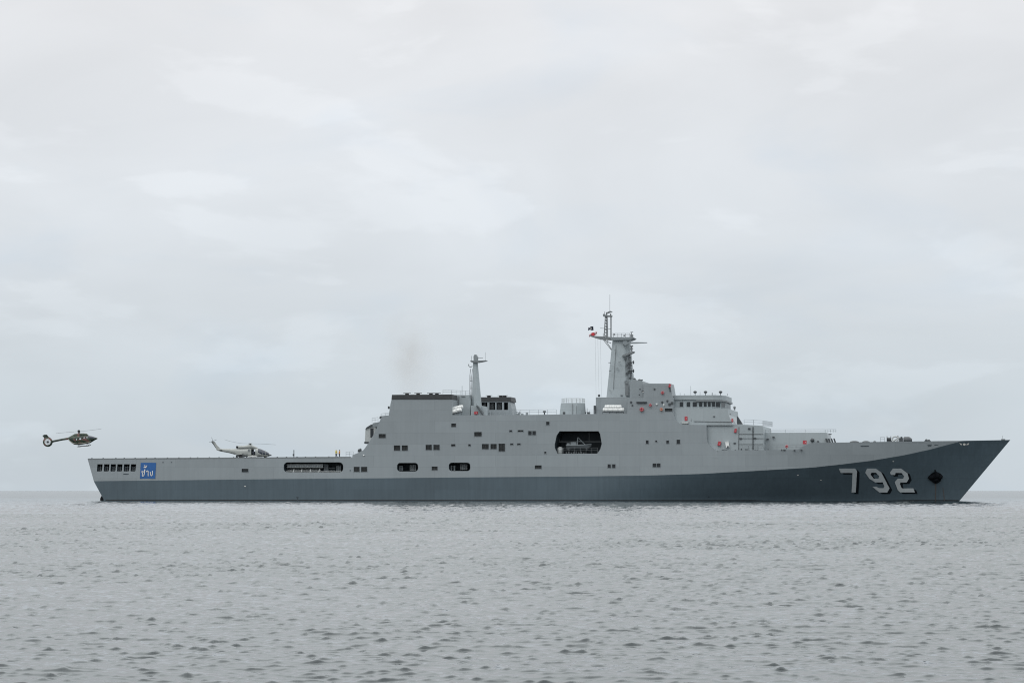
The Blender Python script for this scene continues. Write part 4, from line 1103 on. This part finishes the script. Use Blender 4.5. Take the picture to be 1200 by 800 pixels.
# ------------------------------------------------------------------ people
def person(loc, face, label, shirt, arm, helmet):
    J = {'pelvis': (0, 0, .93), 'chest': (0, 0, 1.30), 'neck': (0, 0, 1.47), 'head': (.02, 0, 1.60), 'top': (.02, 0, 1.70),
         'hl': (0, .10, .88), 'kl': (.03, .12, .48), 'al': (0, .13, .08), 'tl': (.17, .15, .03),
         'hr': (0, -.10, .88), 'kr': (.05, -.12, .48), 'ar': (.0, -.13, .08), 'tr': (.17, -.15, .03),
         'sl': (0, .20, 1.40), 'el': (.05, .28, 1.12), 'wl': (.15, .26, .88), 'sr': (0, -.20, 1.40)}
    if arm: J['er'] = (.22, -.26, 1.28); J['wr'] = (.48, -.2, 1.35)
    else: J['er'] = (.04, -.28, 1.12); J['wr'] = (.12, -.28, .88)
    ed = [('pelvis', 'chest'), ('chest', 'neck'), ('neck', 'head'), ('head', 'top'), ('pelvis', 'hl'), ('hl', 'kl'), ('kl', 'al'), ('al', 'tl'), ('pelvis', 'hr'), ('hr', 'kr'),
          ('kr', 'ar'), ('ar', 'tr'), ('chest', 'sl'), ('sl', 'el'), ('el', 'wl'), ('chest', 'sr'), ('sr', 'er'), ('er', 'wr')]
    rad = {'pelvis': .15, 'chest': .17, 'neck': .065, 'head': .10, 'top': .075, 'hl': .10, 'kl': .07, 'al': .05, 'tl': .04, 'hr': .10, 'kr': .07, 'ar': .05, 'tr': .04,
           'sl': .075, 'el': .05, 'wl': .038, 'sr': .075, 'er': .05, 'wr': .038}
    # hand: palm, fingers and thumb
    for s_, wn, en in (('l', 'wl', 'el'), ('r', 'wr', 'er')):
        wv, ev = Vector(J[wn]), Vector(J[en]); d = (wv - ev).normalized(); side = d.orthogonal().normalized()
        J['p' + s_] = wv + d * .07; rad['p' + s_] = .035; ed.append((wn, 'p' + s_))
        for k in range(4):
            J['f%s%d' % (s_, k)] = wv + d * (.15 + .02 * (k in (1, 2))) + side * (.022 * (k - 1.5)); rad['f%s%d' % (s_, k)] = .011; ed.append(('p' + s_, 'f%s%d' % (s_, k)))
        J['t' + s_] = wv + d * .08 + side * .06; rad['t' + s_] = .012; ed.append((wn, 't' + s_))
    names = list(J); me = bpy.data.meshes.new('person')
    me.from_pydata([tuple(J[n]) for n in names], [(names.index(a), names.index(b)) for a, b in ed], [])
    bm = bmesh.new(); bm.from_mesh(me); ly = bm.verts.layers.skin.verify(); bm.verts.ensure_lookup_table()
    for i, n in enumerate(names):
        bm.verts[i][ly].radius = (rad[n] * (.75 if n in ('pelvis', 'chest') else 1), rad[n]); bm.verts[i][ly].use_root = (n == 'pelvis')
    bm.to_mesh(me); bm.free()
    o = bpy.data.objects.new('person', me); COL.objects.link(o)
    o.modifiers.new('skin', 'SKIN'); sb = o.modifiers.new('sub', 'SUBSURF'); sb.levels = 2; sb.render_levels = 2
    dg = bpy.context.evaluated_depsgraph_get(); m2 = bpy.data.meshes.new_from_object(o.evaluated_get(dg))
    o.modifiers.clear(); o.data = m2
    m2.materials.clear()
    for k in ('skin', shirt, 'trouser'): m2.materials.append(M[k])
    for p in m2.polygons:
        c = p.center; p.use_smooth = True
        hand = min((c - Vector(J['pl'])).length, (c - Vector(J['pr'])).length) < .13
        p.material_index = 0 if (c.z > 1.475 and abs(c.y) < .12) or hand else (2 if c.z < .90 else 1)
    o.location = loc; o.rotation_euler = (0, 0, face)
    tag(o, label, 'person')
    h = MB(); rings = []
    for a in (0, 20, 40, 60, 80):
        rings.append([(.02 + .118 * math.cos(R(a)) * math.cos(t), .108 * math.cos(R(a)) * math.sin(t), 1.63 + .12 * math.sin(R(a))) for t in [k * math.pi / 6 for k in range(12)]])
    h.loft(rings); h.build('helmet', helmet, o, 50)
    f = MB(); f.ball((.125, 0, 1.59), (.02, .016, .025)); f.box((.108, .035, 1.615), (.02, .025, .012)); f.box((.108, -.035, 1.615), (.02, .025, .012)); f.box((.105, 0, 1.545), (.02, .045, .01))
    f.build('face', 'skin', o)
dz = ztop(L(395, 535.5, -12).x)
for px, y, face, lab, sh_, arm_, hel in ((393.8, -11.9, R(-35), 'person in a yellow jersey reaching out an arm on the flight deck', 'yellow', True, 'yellow'),
                                         (398.0, -11.6, R(170), 'person in an orange vest and dark trousers on the flight deck', 'orangecloth', False, 'navy')):
    p = L(px, 535.4, y); person(world((p.x, y, dz + .005)), face - YAW, lab, sh_, arm_, hel)

# ------------------------------------------------------------------ helicopters
def superring(x, zc, hz, hy, n=20, e=.8, y0=0):
    r = []
    for k in range(n):
        t = 2 * math.pi * k / n; c, s_ = math.cos(t), math.sin(t)
        r.append((x, y0 + hy * math.copysign(abs(c) ** e, c), zc + hz * math.copysign(abs(s_) ** e, s_)))
    return r
def blade(m, root, ang, length, w0, w1, droop, th=.05, mi=0):
    u = Vector((math.cos(ang), math.sin(ang), 0)); v = Vector((-u.y, u.x, 0)); rings = []
    for k in range(9):
        t = k / 8; c = Vector(root) + u * (.3 + (length - .3) * t) + Vector((0, 0, droop * t * t)); wd = (w0 + (w1 - w0) * t) / 2
        rings.append([c - v * wd, c + Vector((0, 0, th)) - v * wd * .2, c + v * wd, c - Vector((0, 0, th)) - v * wd * .2])
    m.loft(rings, mi)

def heli_camo():
    D = 565.0; S_ = D / F
    hub_px = (92.6, 505.2); loc = Vector(((hub_px[0] - 600) / F * D, D, CAM_H + (HOR - hub_px[1]) / F * D))
    pitch = R(4.5)
    o = empty('helicopter', loc, 0); o.rotation_euler = (0, -pitch, R(0))
    tag(o, 'camouflaged green and brown helicopter hovering behind the stern with skids', 'helicopter')
    def q(x, y):
        dx, dz = (45 + x / 15 - hub_px[0]) * S_, -(495 + y / 15 - hub_px[1]) * S_
        return (dx * math.cos(pitch) + dz * math.sin(pitch), -dx * math.sin(pitch) + dz * math.cos(pitch))
    def ring(x, top, bot, hy, e=.8):
        X, zt = q(x, top); X2, zb = q(x, bot); return superring((X + X2) / 2, (zt + zb) / 2, abs(zt - zb) / 2, hy, 20, e)
    m = MB()
    m.loft([ring(*a) for a in ((1042, 274, 280, .05), (1025, 264, 292, .28), (990, 250, 308, .55), (950, 238, 332, .76), (905, 226, 358, .92), (860, 220, 370, .98), (760, 216, 386, 1.02),
                               (680, 218, 392, 1.0), (620, 224, 384, .9), (575, 236, 354, .72), (545, 250, 320, .52), (520, 262, 298, .34))])
    body = m.build('fuselage', ['camo', 'camo', 'recess_shade'], o, 45)
    c = MB()
    for x0, y0, x1, y1 in ((652, 276, 686, 310), (708, 268, 762, 300), (782, 254, 828, 276), (838, 240, 870, 278)):
        a, b = q(x0, y1), q(x1, y0); c.box(((a[0] + b[0]) / 2, 0, (a[1] + b[1]) / 2), (abs(b[0] - a[0]), 3, abs(b[1] - a[1])), 2)
    boolean(body, c, ['camo', 'camo', 'recess_shade'])
    for x0, y0, x1, y1 in ((652, 276, 686, 310), (708, 268, 762, 300), (782, 254, 828, 276), (838, 240, 870, 278)):
        a, b = q(x0, y1), q(x1, y0); k = MB(); k.box(((a[0] + b[0]) / 2, -.6, (a[1] + b[1]) / 2), (abs(b[0] - a[0]) - .01, .02, abs(b[1] - a[1]) - .01)); k.build('window', 'pane', o)
    m = MB(); m.loft([ring(*a) for a in ((1016, 262, 284, .33), (990, 249.5, 296, .555), (952, 236, 300, .77), (905, 226.5, 300, .9), (885, 223, 290, .91))]); m.build('windscreen', 'cockpit', o, 45)
    m = MB(); m.loft([ring(*a) for a in ((548, 246, 284, .3), (585, 228, 275, .5), (640, 196, 262, .66), (700, 186, 255, .7), (800, 184, 250, .68), (850, 190, 246, .58), (878, 214, 240, .35))]); m.build('engine_cowling', 'camo', o, 45)
    m = MB(); m.loft([ring(*a) for a in ((535, 258, 298, .33), (420, 279, 313, .22), (250, 312, 348, .17), (225, 316, 352, .15))]); boom = m.build('tail_boom', 'camo', o, 45)
    # fenestron with a real duct and fin
    cx, cz = q(165, 340); Ro, Ri = 1.06, .64
    m = MB(); rings = []
    for y, r in ((-.2, Ri), (-.26, Ri + .08), (-.16, Ro), (.16, Ro), (.26, Ri + .08), (.2, Ri), (-.2, Ri)):
        rings.append([(cx + r * math.cos(t), y, cz + r * math.sin(t)) for t in [k * math.pi / 14 for k in range(28)]])
    m.loft(rings, 0, False); sh_ = m.build('tail_shroud', 'camo', o, 50)
    m = MB(); m.torus((cx, -.24, cz), Ri + .0, .05, 'y', 0, 28, 6); m.build('shroud_rim', 'white', sh_, 60)
    m = MB()
    P = [q(*p) for p in ((70, 228), (108, 210), (150, 211), (205, 285), (262, 335), (262, 350), (225, 350), (235, 312), (200, 262), (120, 270), (105, 282), (92, 255))]
    m.prism([(x, -.1, z) for x, z in P], [(x, .1, z) for x, z in P])
    P = [q(*p) for p in ((108, 285), (88, 330), (80, 350), (95, 388), (112, 388), (95, 345), (112, 300))]
    m.prism([(x, -.1, z) for x, z in P], [(x, .1, z) for x, z in P]); m.build('tail_fin', 'camo', o)
    m = MB(); m.ball((cx, 0, cz), (.24, .2, .24)); [m.box((cx + .38 * math.cos(k * math.pi / 5), 0, cz + .38 * math.sin(k * math.pi / 5)), (.42, .03, .06), 0, Matrix.Rotation(-k * math.pi / 5, 3, 'Y')) for k in range(10)]
    m.build('tail_rotor', 'darkfit', o)
    # belly stripe
    m = MB()
    P = [(525, 292), (560, 332), (620, 368), (690, 372), (800, 366), (900, 345), (935, 330), (935, 322), (890, 336), (800, 356), (690, 362), (625, 356), (570, 320), (535, 286)]
    for s_ in (1,):
        def yy(x): return -float(np.interp(x, [520, 545, 575, 620, 680, 760, 860, 905, 950], [.36, .52, .7, .88, .98, 1.0, .95, .9, .76])) - .05
        fr = [(q(x, y)[0], yy(x), q(x, y)[1]) for x, y in P]; m.prism(fr, [(a, b + .25, c_) for a, b, c_ in fr])
    m.build('belly_stripe', 'camolight', o)
    # rotor, mast, skids
    m = MB(); a = q(714, 195); m.tube([(a[0], 0, a[1] - .3), (a[0], 0, a[1] + .6)], .2); m.tube([(a[0] - .28, 0, a[1] + .5), (a[0] + .28, 0, a[1] + .5)], .14); m.ball((a[0], 0, a[1] + .7), (.26, .26, .16)); m.build('rotor_hub', 'darkfit', o, 45)
    m = MB()
    rt = (a[0], 0, a[1] + .52)
    for ang in (187, 277, 7, 97): blade(m, rt, R(ang), 5.0, .24, .2, .22 if ang == 7 else -.05, .025)
    m.build('rotor_blade', 'darkfit', o)
    for s_ in (-1, 1):
        m = MB(); pts = [(*q(690, 424), ), q(720, 421), q(760, 413), q(860, 408), q(900, 398), q(912, 380)]
        m.tube([(x, s_ * .95, z) for x, z in pts], .065)
        for xx, yb_ in ((716, 421), (862, 408)):
            t, b = q(xx, 376), q(xx, yb_); m.tube([(t[0], s_ * .45, t[1]), (t[0], s_ * .8, t[1] - .1), (b[0], s_ * .95, b[1])], .05)
        m.build('skid', 'darkfit', o)
heli_camo()

def heli_grey():
    y0 = -8.5
    ref = L(283, 535.7, y0); deckz = ztop(ref.x)
    wl0 = world((ref.x, y0, deckz)); D = wl0.y; S_ = D / F
    o = empty('helicopter', wl0, R(-2)); tag(o, 'light grey navy helicopter parked on the flight deck with open side door', 'helicopter')
    pw = 240 + 600 / 14.118
    basepy = HOR - (wl0.z - CAM_H) / D * F
    def q(x, y): return ((240 + x / 14.118 - (600 + wl0.x / D * F)) * S_, -(508 + y / 14.118 - basepy) * S_)
    def ring(x, top, bot, hy, e=.8):
        X, zt = q(x, top); _, zb = q(x, bot); return superring(X, (zt + zb) / 2, abs(zt - zb) / 2, hy, 20, e)
    m = MB()
    m.loft([ring(*a) for a in ((1095, 346, 354, .08), (1075, 330, 366, .35), (1040, 306, 374, .62), (1000, 286, 380, .80), (950, 262, 384, .95), (905, 242, 385, 1.03), (860, 238, 386, 1.06), (760, 240, 386, 1.06),
                               (680, 242, 382, 1.03), (600, 246, 368, .9), (520, 248, 350, .7), (400, 247, 318, .45), (270, 246, 294, .28), (215, 250, 280, .2))])
    body = m.build('fuselage', ['heligrey', 'heligrey', 'recess_shade'], o, 45)
    c1 = MB(); c = MB(); a, b = q(778, 350), q(846, 252); c1.box(((a[0] + b[0]) / 2, -.9, (a[1] + b[1]) / 2), (b[0] - a[0], 1.7, b[1] - a[1]), 2)
    a2, b2 = q(806, 292), q(836, 254); c.box(((a2[0] + b2[0]) / 2, 0, (a2[1] + b2[1]) / 2 - .02), (b2[0] - a2[0], 3, b2[1] - a2[1]), 2)
    boolean(body, c1, ['heligrey', 'heligrey', 'recess_shade'])
    boolean(body, c, ['heligrey', 'heligrey', 'recess_shade'])
    m = MB(); m.box(((a[0] + b[0]) / 2 - .85, -1.09, (a[1] + b[1]) / 2), (.75, .05, b[1] - a[1] + .06)); dr = m.build('sliding_door', 'heligrey', o)
    w0, w1 = q(726, 300), q(754, 260); m = MB(); m.box(((w0[0] + w1[0]) / 2, -1.12, (w0[1] + w1[1]) / 2), (w1[0] - w0[0], .04, w1[1] - w0[1])); m.build('door_window', 'steel', dr)
    m = MB(); m.loft([ring(*k) for k in ((1066, 320, 360, .46), (1040, 301, 366, .66), (1000, 281, 370, .84), (950, 257, 374, .985), (892, 240, 350, 1.075))]); ws = m.build('windscreen', 'cockpit', o, 45)
    for xx in (968, 1012):
        m = MB(); t, bb = q(xx, 274), q(xx, 372); m.tube([(t[0], -.6, t[1]), (bb[0], -.95, (t[1] + bb[1]) / 2), (bb[0], -.9, bb[1])], .035); m.build('frame', 'heligrey', ws)
    m = MB(); m.loft([ring(*k) for k in ((1112, 356, 362, .04), (1085, 340, 366, .3), (1050, 330, 376, .58))]); m.build('nose_radome', 'darkfit', o, 45)
    m = MB(); m.loft([ring(*k) for k in ((536, 202, 244, .5), (560, 198, 250, .66), (640, 196, 252, .8), (700, 186, 252, .82), (760, 176, 252, .78), (820, 200, 250, .7), (875, 228, 252, .5))]); cw = m.build('engine_cowling', 'heligrey', o, 45)
    for s_ in (-.38, .38):
        m = MB(); t = q(530, 222); m.tube([(t[0] - .1, s_, t[1]), (t[0] + .6, s_, t[1])], .27, 0, 12); m.build('exhaust_pipe', 'black', cw)
    P = [q(*p) for p in ((105, 136), (125, 128), (165, 132), (200, 190), (250, 240), (285, 248), (230, 284), (196, 274), (185, 250), (150, 190))]
    m = MB(); m.prism([(x, -.12, z) for x, z in P], [(x, .12, z) for x, z in P]); tf = m.build('tail_fin', 'heligrey', o)
    m = MB(); m.prism(*[[(x, y, z) for x, z in [q(*p) for p in ((105, 136), (120, 130), (150, 175), (185, 232), (170, 225), (140, 180))]] for y in (-.14, .14)]); m.build('leading_edge', 'darkfit', tf)
    m = MB(); t = q(135, 120); m.ball((t[0], -.3, t[1]), .14)
    for k in range(4):
        a_ = R(20 + 90 * k); m.box((t[0] + .48 * math.cos(a_), -.34, t[1] + .48 * math.sin(a_)), (.9, .015, .08), 0, Matrix.Rotation(-a_, 3, 'Y'))
    m.build('tail_rotor', 'steel', o)
    t = q(262, 262); m = MB(); m.box((t[0], 0, t[1]), (.7, 3.0, .06)); m.build('tailplane', 'heligrey', o)
    m = MB(); t = q(752, 172); m.tube([(t[0], 0, t[1] - .5), (t[0], 0, t[1] + .1)], .2); m.ball((t[0], 0, t[1] + .12), (.5, .5, .14)); m.build('rotor_hub', 'steel', o, 45)
    for ang, dr_ in ((188, .95), (6, -.25), (97, .3), (278, -.1)):
        m = MB(); blade(m, (t[0], 0, t[1] + .12), R(ang), 6.0, .3, .26, dr_, .03); m.build('rotor_blade', 'fitting', o)
    m = MB(); P = [q(*p) for p in ((500, 330), (560, 322), (635, 326), (630, 340), (560, 350))]; m.prism([(x, -1.25, z) for x, z in P], [(x, -.8, z) for x, z in P]); m.build('sponson', 'heligrey', o)
    m = MB(); m.loft([superring(q(x, 380)[0], q(x, 380)[1], h, h * 1.2, 12, 1, -1.05) for x, h in ((718, .06), (740, .13), (850, .14), (880, .06))]); m.build('float_pod', 'white', o, 45)
    for x, y in ((600, -1.0), (600, 1.0), (1000, 0)):
        m = MB(); t = q(x, 372); m.torus((t[0], y, .3), .2, .11, 'y', 0, 16, 8); m.tube([(t[0], y - .12, .3), (t[0], y + .12, .3)], .16, 0, 10); wv = m.build('wheel', 'tyre', o, 50)
        m = MB(); m.tube([(t[0], y, .32), (t[0] - .1, y * .75, q(x, 345)[1])], .08); m.build('gear_leg', 'darkfit', wv)
    m = MB()
    for x in (530, 552, 575, 628, 655, 700): t = q(x, 370); m.box((t[0], -.9 + (x % 3) * .2, .38), (.28, .4, .62), 0, Matrix.Rotation(R((x * 7) % 30 - 15), 3, 'Y'))
    m.build('lashing_gear', 'darkfit', o)
    # crewman sitting in the door: one continuous dark figure
    t = q(812, 345)
    J = [(t[0], -.72, t[1] + .15), (t[0], -.7, t[1] + .5), (t[0] + .02, -.72, t[1] + .72), (t[0] + .03, -.74, t[1] + .92), (t[0] + .12, -1.0, t[1] + .16), (t[0] + .14, -1.06, t[1] - .2), (t[0] - .2, -.78, t[1] + .55), (t[0] - .24, -.95, t[1] + .25), (t[0] + .22, -.78, t[1] + .55), (t[0] + .26, -.98, t[1] + .28)]
    me = bpy.data.meshes.new('crew'); me.from_pydata(J, [(0, 1), (1, 2), (2, 3), (0, 4), (4, 5), (1, 6), (6, 7), (1, 8), (8, 9)], [])
    bm = bmesh.new(); bm.from_mesh(me); ly = bm.verts.layers.skin.verify(); bm.verts.ensure_lookup_table()
    for i, r in enumerate((.16, .18, .07, .12, .09, .06, .08, .05, .08, .05)): bm.verts[i][ly].radius = (r, r); bm.verts[i][ly].use_root = (i == 0)
    bm.to_mesh(me); bm.free(); p = bpy.data.objects.new('person', me); COL.objects.link(p); p.modifiers.new('s', 'SKIN'); sb = p.modifiers.new('u', 'SUBSURF'); sb.levels = 2
    m2 = bpy.data.meshes.new_from_object(p.evaluated_get(bpy.context.evaluated_depsgraph_get())); p.modifiers.clear(); p.data = m2; m2.materials.clear(); m2.materials.append(M['trouser'])
    for f in m2.polygons: f.use_smooth = True
    p.location = wl0; p.rotation_euler = (0, 0, R(-2)); tag(p, 'person in dark overalls sitting in the open helicopter door', 'person')
heli_grey()

# ------------------------------------------------------------------ faint exhaust smoke above the funnels
def smoke():
    D = 590.0
    def wp(px, py): return Vector(((px - 600) / F * D, D, CAM_H + (HOR - py) / F * D))
    a = wp(480, 420); m = MB(); m.ball((0, 0, 0), (8, 7, 14), 0, 20, 14)
    o = m.build('smoke', []); o.location = a; o.rotation_euler = (0, R(-10), 0)
    mt = bpy.data.materials.new('smoke_haze'); mt.use_nodes = True; t = mt.node_tree; t.nodes.clear()
    ou = N(t, 'ShaderNodeOutputMaterial'); pv = N(t, 'ShaderNodeVolumePrincipled'); pv.inputs['Color'].default_value = (.50, .42, .34, 1)
    co = N(t, 'ShaderNodeTexCoord'); mp = N(t, 'ShaderNodeMapping'); mp.inputs['Scale'].default_value = (1 / 8., 1 / 7., 1 / 14.)
    gr = N(t, 'ShaderNodeTexGradient', gradient_type='QUADRATIC_SPHERE'); t.links.new(co.outputs['Object'], mp.inputs[0]); t.links.new(mp.outputs[0], gr.inputs[0])
    nz = N(t, 'ShaderNodeTexNoise'); setv(nz, Scale=.22, Detail=3.0); t.links.new(co.outputs['Object'], nz.inputs['Vector'])
    rr_ = N(t, 'ShaderNodeMapRange'); setv(rr_, From_Min=.35, From_Max=.7, To_Min=.15, To_Max=1.0); t.links.new(nz.outputs[0], rr_.inputs[0])
    mu = N(t, 'ShaderNodeMath', operation='MULTIPLY'); t.links.new(gr.outputs[0], mu.inputs[0]); t.links.new(rr_.outputs[0], mu.inputs[1])
    m3 = N(t, 'ShaderNodeMath', operation='MULTIPLY'); m3.inputs[1].default_value = .10; t.links.new(mu.outputs[0], m3.inputs[0])
    t.links.new(m3.outputs[0], pv.inputs['Density']); t.links.new(pv.outputs[0], ou.inputs['Volume'])
    o.data.materials.append(mt)
    tag(o, 'faint brownish exhaust smoke drifting above the aft funnel', 'smoke', kind='stuff')
smoke()
